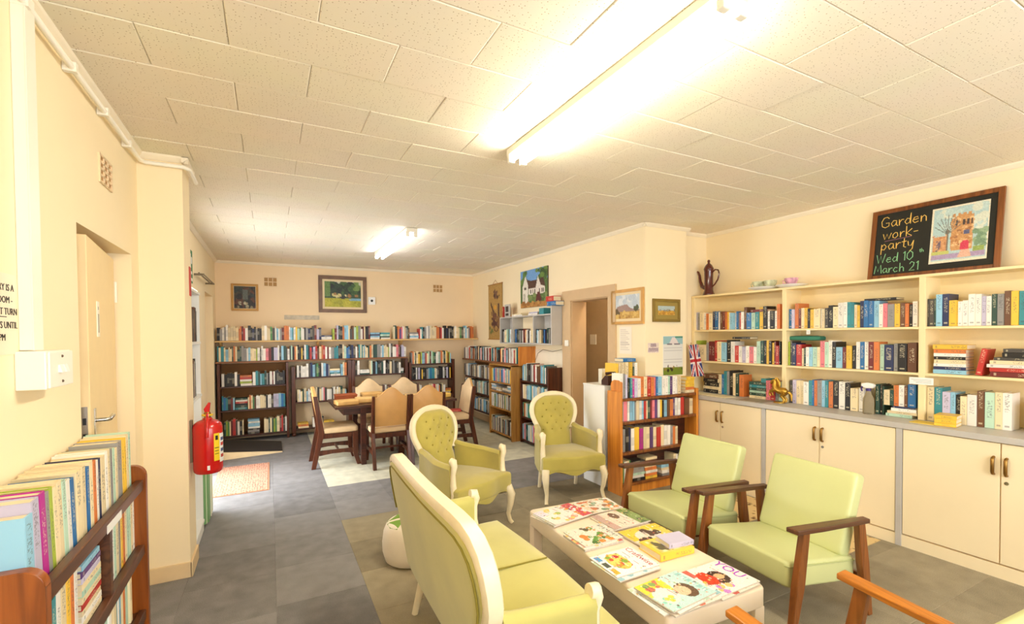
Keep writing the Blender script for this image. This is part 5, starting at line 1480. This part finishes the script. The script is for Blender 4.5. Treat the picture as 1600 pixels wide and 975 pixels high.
# ------------------------------------------------------------------ lime easy chairs with wooden arms
def rrect(x0, x1, y0, y1, r=.03, n=4):
    pts = []
    for cx, cy, a0 in ((x1 - r, y0 + r, -90), (x1 - r, y1 - r, 0), (x0 + r, y1 - r, 90), (x0 + r, y0 + r, 180)):
        for i in range(n + 1):
            a = R(a0 + 90 * i / n); pts.append((cx + r * math.cos(a), cy + r * math.sin(a)))
    return pts
def make_lime(wm):
    t = thing('easy_chair', '', 'armchair', (0, 0, 0), 0, 'lime easy chairs with wooden arms')
    sl = lambda x, y: -.115 * (y + .27)
    MB().pillow(rrect(-.275, .275, -.275, .26, .022), .240, .380, .018, .012, zf=sl).build('seat', LIME, t, smooth=60)
    MB().tube([(x, y, .357 + sl(x, y)) for x, y in rrect(-.277, .277, -.277, .262, .022)], .004, 6).build('piping', LIMED, t, smooth=60)
    b = MB().pillow(rrect(-.265, .265, -.235, .235, .025), 0, .085, .02, .01).build('backrest', LIME, t, smooth=60)
    b.location = (0, .30, .53); b.rotation_euler = (R(72), 0, 0)
    for s in (-1, 1):
        x = s * .315
        pts = [(-.035, -.30), (.03, -.295), (.034, -.1), (.026, .28), (-.02, .29), (-.03, 0)]
        m = MB()
        m.loft([[(x + a, y, .552 - (y + .3) * .05) for a, y in pts], [(x + a, y, .577 - (y + .3) * .05) for a, y in pts]])
        m.build('armrest', wm[1], t, bevel=.005)
        MB().loft([[(x - .015, -.325, 0), (x + .015, -.325, 0), (x + .015, -.292, 0), (x - .015, -.292, 0)],
                   [(x - .019, -.285, .28), (x + .019, -.285, .28), (x + .019, -.225, .28), (x - .019, -.225, .28)],
                   [(x - .016, -.235, .551), (x + .016, -.235, .551), (x + .016, -.185, .548), (x - .016, -.185, .548)]]).build('leg', wm[0], t, bevel=.004)
        MB().loft([[(x - .016, .29, 0), (x + .016, .29, 0), (x + .016, .325, 0), (x - .016, .325, 0)],
                   [(x - .018, .225, .30), (x + .018, .225, .30), (x + .018, .29, .30), (x - .018, .29, .30)],
                   [(x - .016, .20, .528), (x + .016, .20, .528), (x + .016, .255, .525), (x - .016, .255, .525)]]).build('leg', wm[0], t, bevel=.004)
        MB().beam((s * .17, -.14, .206), (s * .17, .25, .160), (.03, .03), (.03, .03)).build('side_rail', wm[0], t, bevel=.003)
    MB().box(-.19, .19, -.06, -.03, .165, .18).build('cross_rail', wm[0], t, bevel=.003)
    MB().box(-.31, .31, .262, .285, .19, .23).build('rear_rail', wm[0], t, bevel=.003)
    return t
l1 = make_lime((TEAK, WALNUT))
l1['label'] = 'pale lime easy chair in front of the pine bookcase'
l1.location = (2.655, 2.425, 0); l1.rotation_euler = (0, 0, R(-91))
l2 = copy_tree(l1)
l2['label'] = 'pale lime easy chair in front of the cabinets, facing the coffee table end'
l2.location = (2.665, 1.705, 0); l2.rotation_euler = (0, 0, R(-95.5))
l3 = make_lime((TEAK, TEAKL))
l3['label'] = 'lime easy chair cut off at the frame bottom, orange wooden arms showing'
l3.location = (1.765, .80, 0); l3.rotation_euler = (0, 0, R(176))

# ------------------------------------------------------------------ coffee table with magazines
tb = thing('coffee_table', 'low pale peach coffee table covered with magazines', 'coffee table', (1.735, 1.98, 0), R(-3.5))
tx, ty = .285, .645
MB().pillow(rrect(-tx, tx, -ty, ty, .03), .325, .43, .016, 0.0).build('top', PEACH, tb, smooth=50)
for sx in (-1, 1):
    for sy in (-1, 1):
        MB().box(sx * (tx - .035) - .03, sx * (tx - .035) + .03, sy * (ty - .035) - .03, sy * (ty - .035) + .03, 0, .335).build('leg', PEACH, tb, bevel=.004)
PGW = mat('magazine_pages', (214, 204, 190), .6, vary=.12, scale=120)
def cover(seed, base, fn):
    c = Canvas(63, 81, base, seed); fn(c)
    c.blobs(0, 0, 1, 1, 46, .022, [(240, 236, 228), (226, 190, 120), (196, 110, 90), (120, 110, 104), (170, 190, 150), (214, 170, 150)])
    for _ in range(9):
        x, y = c.g.uniform(.02, .7), c.g.uniform(.2, .95)
        c.rect(x, y, x + c.g.uniform(.1, .28), y + .012, [(90, 80, 80), (190, 70, 80), (240, 236, 230)][c.g.integers(3)])
    c.speck(0, 0, 1, 1, 8); return c
def title(c, x0, x1, y0, y1, col, n):
    w = (x1 - x0) / n
    for i in range(n):
        c.rect(x0 + i * w, y0, x0 + (i + .7) * w, y1, col)
        c.rect(x0 + (i + .2) * w, y0 + (y1 - y0) * .4, x0 + (i + .5) * w, y1, c.a[2, 2] * 0 + 235 if i % 2 else col)
def mag(label, x, y, z, deg, w, h, th, cv, curl=.01):
    t = thing('magazine', label, 'magazine', (x, y, z), R(deg - 90), 'magazines on the coffee table')
    MB().box(-w / 2, w / 2, -h / 2, h / 2, 0.0004, th).build('pages', PGW, t, bevel=.0008)
    cv.mesh('cover', GLOSSP, t, w, h, (0, 0, th + .0006), (0, 0, 0))
    return t
ZT0 = .4315
def stackm(x, y, deg, items, jit=.02, seed=0):
    z = ZT0; q = random.Random(seed)
    for i, (label, w, h, th, cv) in enumerate(items):
        top = i == len(items) - 1
        mag(label, x + (0 if top else q.uniform(-jit, jit)), y + (0 if top else q.uniform(-jit, jit)), z, deg + (0 if top else q.uniform(-6, 6)), w, h, th, cv)
        z += th + .0012
    return z
def plain(seed, cols): return cover(seed, cols[0], lambda c: c.blobs(0, 0, 1, 1, 26, .1, cols))
WARM = [(236, 226, 214), (214, 120, 96), (236, 190, 120), (190, 90, 80), (240, 236, 230)]
COOL = [(226, 232, 230), (150, 190, 200), (196, 214, 190), (230, 220, 160), (240, 240, 236)]
def c1(c): c.rect(0, 0, 1, .26, (196, 80, 90)).blobs(.1, .02, .9, .3, 14, .05, [(240, 236, 236), (90, 70, 90), (232, 150, 60)]).blobs(0, .3, 1, 1, 24, .08, [(240, 234, 226), (236, 200, 110), (206, 214, 220), (220, 160, 140), (160, 180, 90)]).rect(0, .78, .4, 1, (222, 216, 230))
def c2(c): c.blobs(0, 0, 1, 1, 50, .09, [(196, 110, 70), (232, 200, 170), (150, 110, 84), (222, 150, 80), (120, 150, 120), (240, 232, 222)])
def c3(c): c.rect(0, 0, 1, .3, (128, 150, 84)).blobs(0, 0, 1, .3, 16, .08, [(96, 124, 60), (160, 176, 110), (74, 96, 56)]).rect(0, .3, 1, .72, (226, 214, 196)).ell(.3, .55, .2, .1, (110, 84, 70)).rect(0, .82, 1, 1, (190, 160, 150))
def c4(c): c.rect(0, 0, 1, 1, (222, 220, 206)); c.blobs(.45, .25, .95, .8, 24, .09, [(88, 140, 60), (120, 160, 70), (214, 130, 60), (70, 110, 56)]).blobs(.05, .3, .3, .6, 8, .07, [(206, 130, 60), (120, 140, 70), (90, 80, 60)]); title(c, .08, .9, .05, .14, (150, 150, 140), 8)
def c5(c): c.rect(0, 0, .62, 1, (238, 196, 60)).rect(.3, 0, 1, .35, (226, 196, 80)).ell(.5, .55, .3, .28, (230, 216, 204)).blobs(.2, .25, .5, .5, 8, .1, [(66, 40, 34)]).blobs(.55, .6, .9, .85, 10, .1, [(90, 50, 44), (60, 44, 40)]).rect(.75, 0, 1, 1, (224, 214, 200))
def c6(c): c.rect(0, 0, 1, 1, (244, 242, 238)); c.ell(.45, .6, .36, .2, (230, 190, 90)).blobs(.15, .45, .75, .75, 30, .07, [(206, 70, 50), (226, 140, 50), (130, 160, 60), (180, 50, 50), (236, 210, 110)]).rect(.06, .84, .28, .95, (90, 150, 200)).rect(.36, .84, .58, .95, (70, 80, 70)).rect(.66, .84, .9, .95, (232, 170, 60))
def c7(c): c.rect(0, 0, 1, 1, (238, 230, 226)); c.ell(.5, .5, .24, .17, (62, 40, 36)).ell(.48, .48, .1, .1, (222, 176, 130)).poly([(.2, .62), (.5, .55), (.7, .66), (.62, .86), (.22, .84)], (206, 60, 36)).blobs(.72, .5, .95, .85, 8, .06, [(196, 130, 206), (226, 190, 120)]).rect(.0, .82, .3, 1, (206, 96, 84)).blobs(.4, .85, .9, .98, 6, .05, [(228, 180, 90), (236, 226, 220)])
def c8(c): c.rect(0, 0, 1, 1, (190, 222, 220)); c.poly([(0, .45), (.5, .5), (.48, 1), (0, 1)], (236, 212, 70)).ell(.62, .35, .26, .16, (96, 74, 58)).ell(.6, .42, .17, .13, (232, 192, 160)).ell(.55, .75, .28, .2, (236, 226, 220)).blobs(.05, .55, .4, .9, 10, .06, [(240, 236, 226), (206, 110, 90), (130, 160, 90)]).blobs(.6, .7, .95, .95, 8, .05, [(140, 206, 190), (236, 210, 90)]); title(c, .1, .9, .04, .14, (150, 200, 200), 6)
stackm(1.608, 2.42, 8, [('magazine at the bottom of the pile at the sofa-side far corner', .21, .29, .007, plain(31, WARM)), ('middle magazine of the pile at the sofa-side far corner', .21, .29, .007, plain(32, COOL)), ('magazine with red floral cover topping the sofa-side far pile', .22, .30, .006, cover(33, (236, 228, 220), c1))], seed=1)
stackm(1.90, 2.44, -2, [('lower magazine at the far end nearest the green armchair by the doorway', .20, .26, .006, plain(34, COOL)), ('magazine with mixed food pictures at the far right corner', .20, .26, .006, cover(35, (230, 220, 206), c2))], seed=2)
stackm(1.885, 2.20, 1, [('magazine under the brown and green garden cover', .22, .27, .008, plain(36, WARM)), ('magazine with brown and green garden cover beside the lime chairs', .23, .275, .007, cover(37, (220, 208, 190), c3))], seed=3)
stackm(1.590, 2.085, 0, [('magazine lying under the vegetable cover magazine', .21, .26, .006, plain(38, COOL)), ('second magazine from the top under the vegetable cover', .21, .255, .006, plain(39, WARM)), ('magazine with pale cover and green vegetables', .21, .255, .006, cover(40, (222, 220, 206), c4))], seed=4)
stackm(1.875, 1.935, -1, [('magazine lying under the yellow cover with dark-haired woman', .22, .27, .008, plain(41, WARM)), ('magazine with yellow cover and dark-haired woman', .225, .275, .007, cover(42, (226, 214, 200), c5))], seed=5)
z6 = stackm(1.535, 1.765, -1, [('magazine at the bottom of the craft pile', .215, .26, .006, plain(43, WARM)), ('magazine in the middle of the craft pile', .215, .255, .006, plain(44, COOL)), ('white craft magazine with red title and fruit picture', .215, .26, .006, cover(45, (244, 242, 238), c6))], seed=6)
z7 = stackm(1.83, 1.452, 0, [('magazine under the purple-titled one', .22, .26, .005, plain(46, WARM)), ('magazine with purple YOU title and woman in red', .225, .27, .006, cover(47, (238, 230, 226), c7))], seed=7)
stackm(1.548, 1.452, 4, [('magazine at the very bottom of the near corner pile', .22, .29, .006, plain(48, COOL)), ('second magazine in the near corner pile', .215, .28, .006, plain(49, WARM)), ('third magazine in the near corner pile', .21, .28, .006, plain(50, COOL)), ('magazine with turquoise cover and smiling woman topping the near pile', .215, .275, .006, cover(51, (190, 222, 220), c8))], seed=8)
REDI = mat('title_red', (170, 60, 70), .5, vary=0); PURI = mat('title_purple', (160, 50, 190), .5, vary=0)
for o in bpy.data.objects:
    if o.get('label', '').startswith('white craft magazine'):
        text('title', 'Craftwise', .050, REDI, o, (-.102, .085, .0072), (0, 0, 0), depth=.0002)
    if o.get('label', '').startswith('magazine with purple YOU'):
        text('title', 'YOU', .075, PURI, o, (-.105, .078, .0072), (0, 0, 0), depth=.0002)
yb = book('thick yellow puzzle book lying flat on the coffee table', 'books on the coffee table', (1.715, 1.70, ZT0 + .019), (.036, .165, .225), 'y', (0, R(90), R(-3)))
c = Canvas(24, 18, (226, 206, 120), 60); c.blobs(0, 0, 1, 1, 24, .1, [(236, 226, 180), (90, 84, 60), (226, 190, 60), (190, 150, 120)])
c.mesh('cover_print', GLOSSP, yb, 1, 1).matrix_local = Matrix.Translation((-.52, .5, .5)) @ Matrix.Rotation(R(-90), 4, 'Y') @ Matrix.Diagonal((.8, .8, 1, 1))
wb2 = book('small white book lying on the yellow puzzle book', 'books on the coffee table', (1.80, 1.725, ZT0 + .0505), (.024, .115, .155), 'i', (0, R(90), R(-8)))

# ------------------------------------------------------------------ pouf, mats, ramp
pf = thing('pouf', 'round white pouf with a green star on top behind the sofa', 'pouf', (.865, 3.22, 0))
PP = [(.001, 0), (.15, 0), (.18, .02), (.197, .08), (.199, .15), (.19, .215), (.172, .258), (.155, .274), (.10, .286), (.001, .292)]
MB().lathe(PP, n=36).build('body', mat('pouf_white', (238, 228, 210), .6, vary=.03), pf, smooth=60)
def pouf_z(r): return float(np.interp(r, [p[0] for p in PP[:5:-1]], [p[1] for p in PP[:5:-1]]))
st = MB()
for k in range(6):
    a0 = 2 * PI * k / 6 + .3
    ring = [(.035, 0), (.07, -.25), (.11, -.34), (.145, -.40), (.165, -.40), (.168, 0), (.165, .40), (.145, .40), (.11, .34), (.07, .25)]
    vs = [(r * math.cos(a0 + b), r * math.sin(a0 + b), pouf_z(r) + .0035) for r, b in ring]
    st._add(vs, [(0, 1, 9), (1, 2, 8, 9), (2, 3, 7, 8), (3, 4, 6, 7), (4, 5, 6)])
so_ = st.build('star_patch', mat('pouf_green', (116, 158, 42), .6, vary=.05), pf)
so_.modifiers.new('thick', 'SOLIDIFY').thickness = .003
mt = thing('door_mat', 'terracotta woven door mat on the grey carpet', 'mat', (-.29, 5.94, 0))
MB().box(-.25, .25, -.57, .57, .0005, .010).build('weave', dots('terracotta_weave', (198, 148, 122), (136, 82, 64), 42, .42), mt, bevel=.003)
MB().box(-.262, .262, -.582, .582, .0004, .006).build('binding', mat('mat_binding', (196, 140, 106), .9), mt)
rp_ = thing('door_ramp', 'low wedge ramp with dark top and cream side before the far doorway', 'ramp', (0, 0, 0))
vs = [(-.715, 6.90, .001), (.13, 7.03, .001), (.13, 7.74, .001), (-.715, 7.80, .001), (-.715, 6.90, .12), (.13, 7.03, .012), (.13, 7.74, .012), (-.715, 7.80, .12)]
MB()._add(vs, [(0, 3, 2, 1), (4, 5, 6, 7), (0, 1, 5, 4), (1, 2, 6, 5), (2, 3, 7, 6), (3, 0, 4, 7)]).build('wedge', mat('ramp_cream', (226, 200, 156), .6), rp_)
vs2 = [(x, y + (.02 if y < 7.3 else -.05), z + .001) for x, y, z in vs[4:]]
MB().loft([vs2, [(x, y, z + .008) for x, y, z in vs2]]).build('tread_mat', mat('tread_dark', (44, 38, 34), .9, vary=.1, scale=60), rp_)
def patterned_rug(name, label, x0, x1, y0, y1, seed):
    t = thing(name, label, 'rug', ((x0 + x1) / 2, (y0 + y1) / 2, 0))
    MB().box(-(x1 - x0) / 2, (x1 - x0) / 2, -(y1 - y0) / 2, (y1 - y0) / 2, .0005, .006).build('pile', mat('rug_edge', (206, 178, 124), .9), t)
    c = Canvas(48, 60, (216, 188, 132), seed)
    for _ in range(70):
        x, y = c.g.uniform(0, 1), c.g.uniform(0, 1)
        c.line(x, y, x + c.g.uniform(-.08, .08), y + c.g.uniform(-.08, .08), c.g.uniform(.008, .02), [(122, 86, 44), (140, 100, 50), (104, 72, 40)][c.g.integers(3)])
    c.mesh('pattern', mat_rug, t, x1 - x0, y1 - y0, (0, 0, .0066))
mat_rug = attr_mat('rug_print', .95)
patterned_rug('patterned_rug', 'tan rug with brown animal-print pattern behind the near lime chair', 3.46, 4.06, 1.80, 2.42, 70)
patterned_rug('patterned_rug', 'tan animal-print rug showing between the two lime chairs', 3.42, 4.06, 2.50, 3.12, 71)

# ------------------------------------------------------------------ dining table and chairs
def make_dining():
    t = thing('dining_chair', '', 'chair', (0, 0, 0), 0, 'dining chairs round the table')
    MB().pillow(rrect(-.225, .225, -.23, .19, .04), .405, .475, .022, .012).build('seat', TANF, t, smooth=60)
    def crown(x): return .845 + .115 * (.5 + .5 * math.cos(min(1, abs(x) / .19) * PI))
    xs2 = np.linspace(-.19, .19, 17)
    rings = []
    lean = lambda z: .185 + (z - .45) * .17
    fr2 = [(x, crown(x)) for x in xs2]
    outline = [(x, z) for x, z in fr2] + [(.19, .49), (-.19, .49)]
    m = MB()
    m.loft([[(x * .94, lean(z) - .03, .66 + (z - .66) * .95) for x, z in outline], [(x, lean(z) - .018, z) for x, z in outline]], True, False)
    m.mi = 1
    m.loft([[(x, lean(z) - .018, z) for x, z in outline], [(x, lean(z) + .012, z) for x, z in outline], [(x * .94, lean(z) + .018, .66 + (z - .66) * .95) for x, z in outline]], False, True)
    m.build('backrest', [TANF, TANV], t, smooth=50)
    for s in (-1, 1):
        x = s * .208
        MB().loft([[(x - .02, .26, 0), (x + .02, .26, 0), (x + .02, .31, 0), (x - .02, .31, 0)], [(x - .019, .16, .42), (x + .019, .16, .42), (x + .019, .225, .42), (x - .019, .225, .42)],
                   [(x - .015, lean(.86) - .024, .86), (x + .015, lean(.86) - .024, .86), (x + .015, lean(.86) + .024, .86), (x - .015, lean(.86) + .024, .86)]]).build('leg', MAHOG, t, bevel=.003)
        MB().loft([[(x - .02, -.255, 0), (x + .02, -.255, 0), (x + .02, -.21, 0), (x - .02, -.21, 0)], [(x - .02, -.222, .14), (x + .02, -.222, .14), (x + .02, -.165, .14), (x - .02, -.165, .14)],
                   [(x - .022, -.225, .41), (x + .022, -.225, .41), (x + .022, -.16, .41), (x - .022, -.16, .41)]]).build('leg', MAHOG, t, bevel=.003)
        MB().prism([(-.18, .15), (-.05, .165), (.08, .165), (.22, .15), (.22, .21), (-.18, .21)], x - .013, x + .013, 'x').build('stretcher', MAHOG, t, bevel=.002)
        MB().box(x - .012, x + .012, -.18, .19, .35, .405).build('seat_rail', MAHOG, t)
    MB().box(-.2, .2, -.01, .01, .18, .205).build('stretcher', MAHOG, t, bevel=.002)
    MB().box(-.2, .2, -.20, -.18, .35, .405).build('seat_rail', MAHOG, t)
    MB().box(-.2, .2, .175, .195, .35, .405).build('seat_rail', MAHOG, t)
    return t
d0 = make_dining()
spots = [(.72, 6.14, 90, 'tan dining chair at the table end nearest the fire extinguisher'),
         (1.275, 5.83, 180, 'tan dining chair seen from behind, nearest the extinguisher side'),
         (1.735, 5.85, 180, 'tan dining chair seen from behind, partly hidden by the green armchair'),
         (2.27, 6.20, -90, 'tan dining chair at the table end nearest the door-wall bookcases'),
         (1.25, 6.60, 0, 'tan dining chair across the table facing the camera, taller-looking'),
         (1.75, 6.58, 0, 'tan dining chair across the table beside the other facing the camera')]
for i, (x, y, a, lab) in enumerate(spots):
    o = d0 if i == 0 else copy_tree(d0)
    o.location = (x, y, 0); o.rotation_euler = (0, 0, R(a)); o['label'] = lab
dt = thing('dining_table', 'dark wooden dining table in the far room with piles on it', 'dining table', (1.43, 6.19, 0))
MB().box(-.76, .76, -.40, .40, .705, .735).build('top', DARKW, dt, bevel=.004)
MB().box(-.66, .66, -.31, .31, .62, .705).build('apron', DARKW, dt)
for sx in (-1, 1):
    for sy in (-1, 1):
        MB().beam((sx * .43, sy * .31, 0), (sx * .43, sy * .31, .70), (.06, .06), (.065, .065)).build('leg', DARKW, dt, bevel=.004)
PARC = mat('brown_parcel', (222, 176, 106), .6, vary=.12, scale=9)
PARC2 = mat('tan_parcel', (232, 190, 120), .55, vary=.15, scale=7)
def parcel(label, x, y, z, w, d, h, rz, m):
    o = MB().pillow(rrect(-w / 2, w / 2, -d / 2, d / 2, .015), 0, h, .012, .006).build('parcel', m, smooth=60, loc=(x, y, z), rot=(0, 0, R(rz)))
    return tag(o, label, 'parcel', 'tan parcels on the dining table')
parcel('crumpled tan parcel at the table end near the extinguisher', .82, 5.98, .7355, .26, .2, .055, 8, PARC)
parcel('tan parcel beside the crumpled one on the dining table', 1.06, 6.08, .7355, .24, .2, .06, -5, PARC2)
parcel('tan parcel in the middle of the dining table', 1.38, 6.1, .7355, .28, .22, .07, 4, PARC)
parcel('flat tan parcel near the middle of the dining table', 1.7, 6.06, .7355, .26, .2, .06, -8, PARC2)
parcel('yellowish parcel at the table end near the door wall', 2.06, 6.05, .7355, .2, .2, .055, 10, mat('yellow_parcel', (236, 196, 96), .6, vary=.1))
parcel('tan parcel toward the window side of the table', 1.2, 6.36, .7355, .28, .2, .085, 0, PARC)
rbx = thing('red_box', 'shallow terracotta box on the table before the shelves', 'box', (.86, 6.33, .7355))
MB().box(-.13, .13, -.09, .09, 0, .07).build('body', mat('box_terracotta', (170, 84, 42), .6, vary=.08), rbx, bevel=.003)
MB().box(-.135, .135, -.095, .095, .07, .085).build('lid', mat('box_terracotta', (0, 0, 0)), rbx, bevel=.003)
book('red book lying on the seat of the dining chair nearest the door wall', 'book left on a chair', (2.2, 6.22, .503), (.025, .15, .2), 'r', (0, R(90), R(-15)))
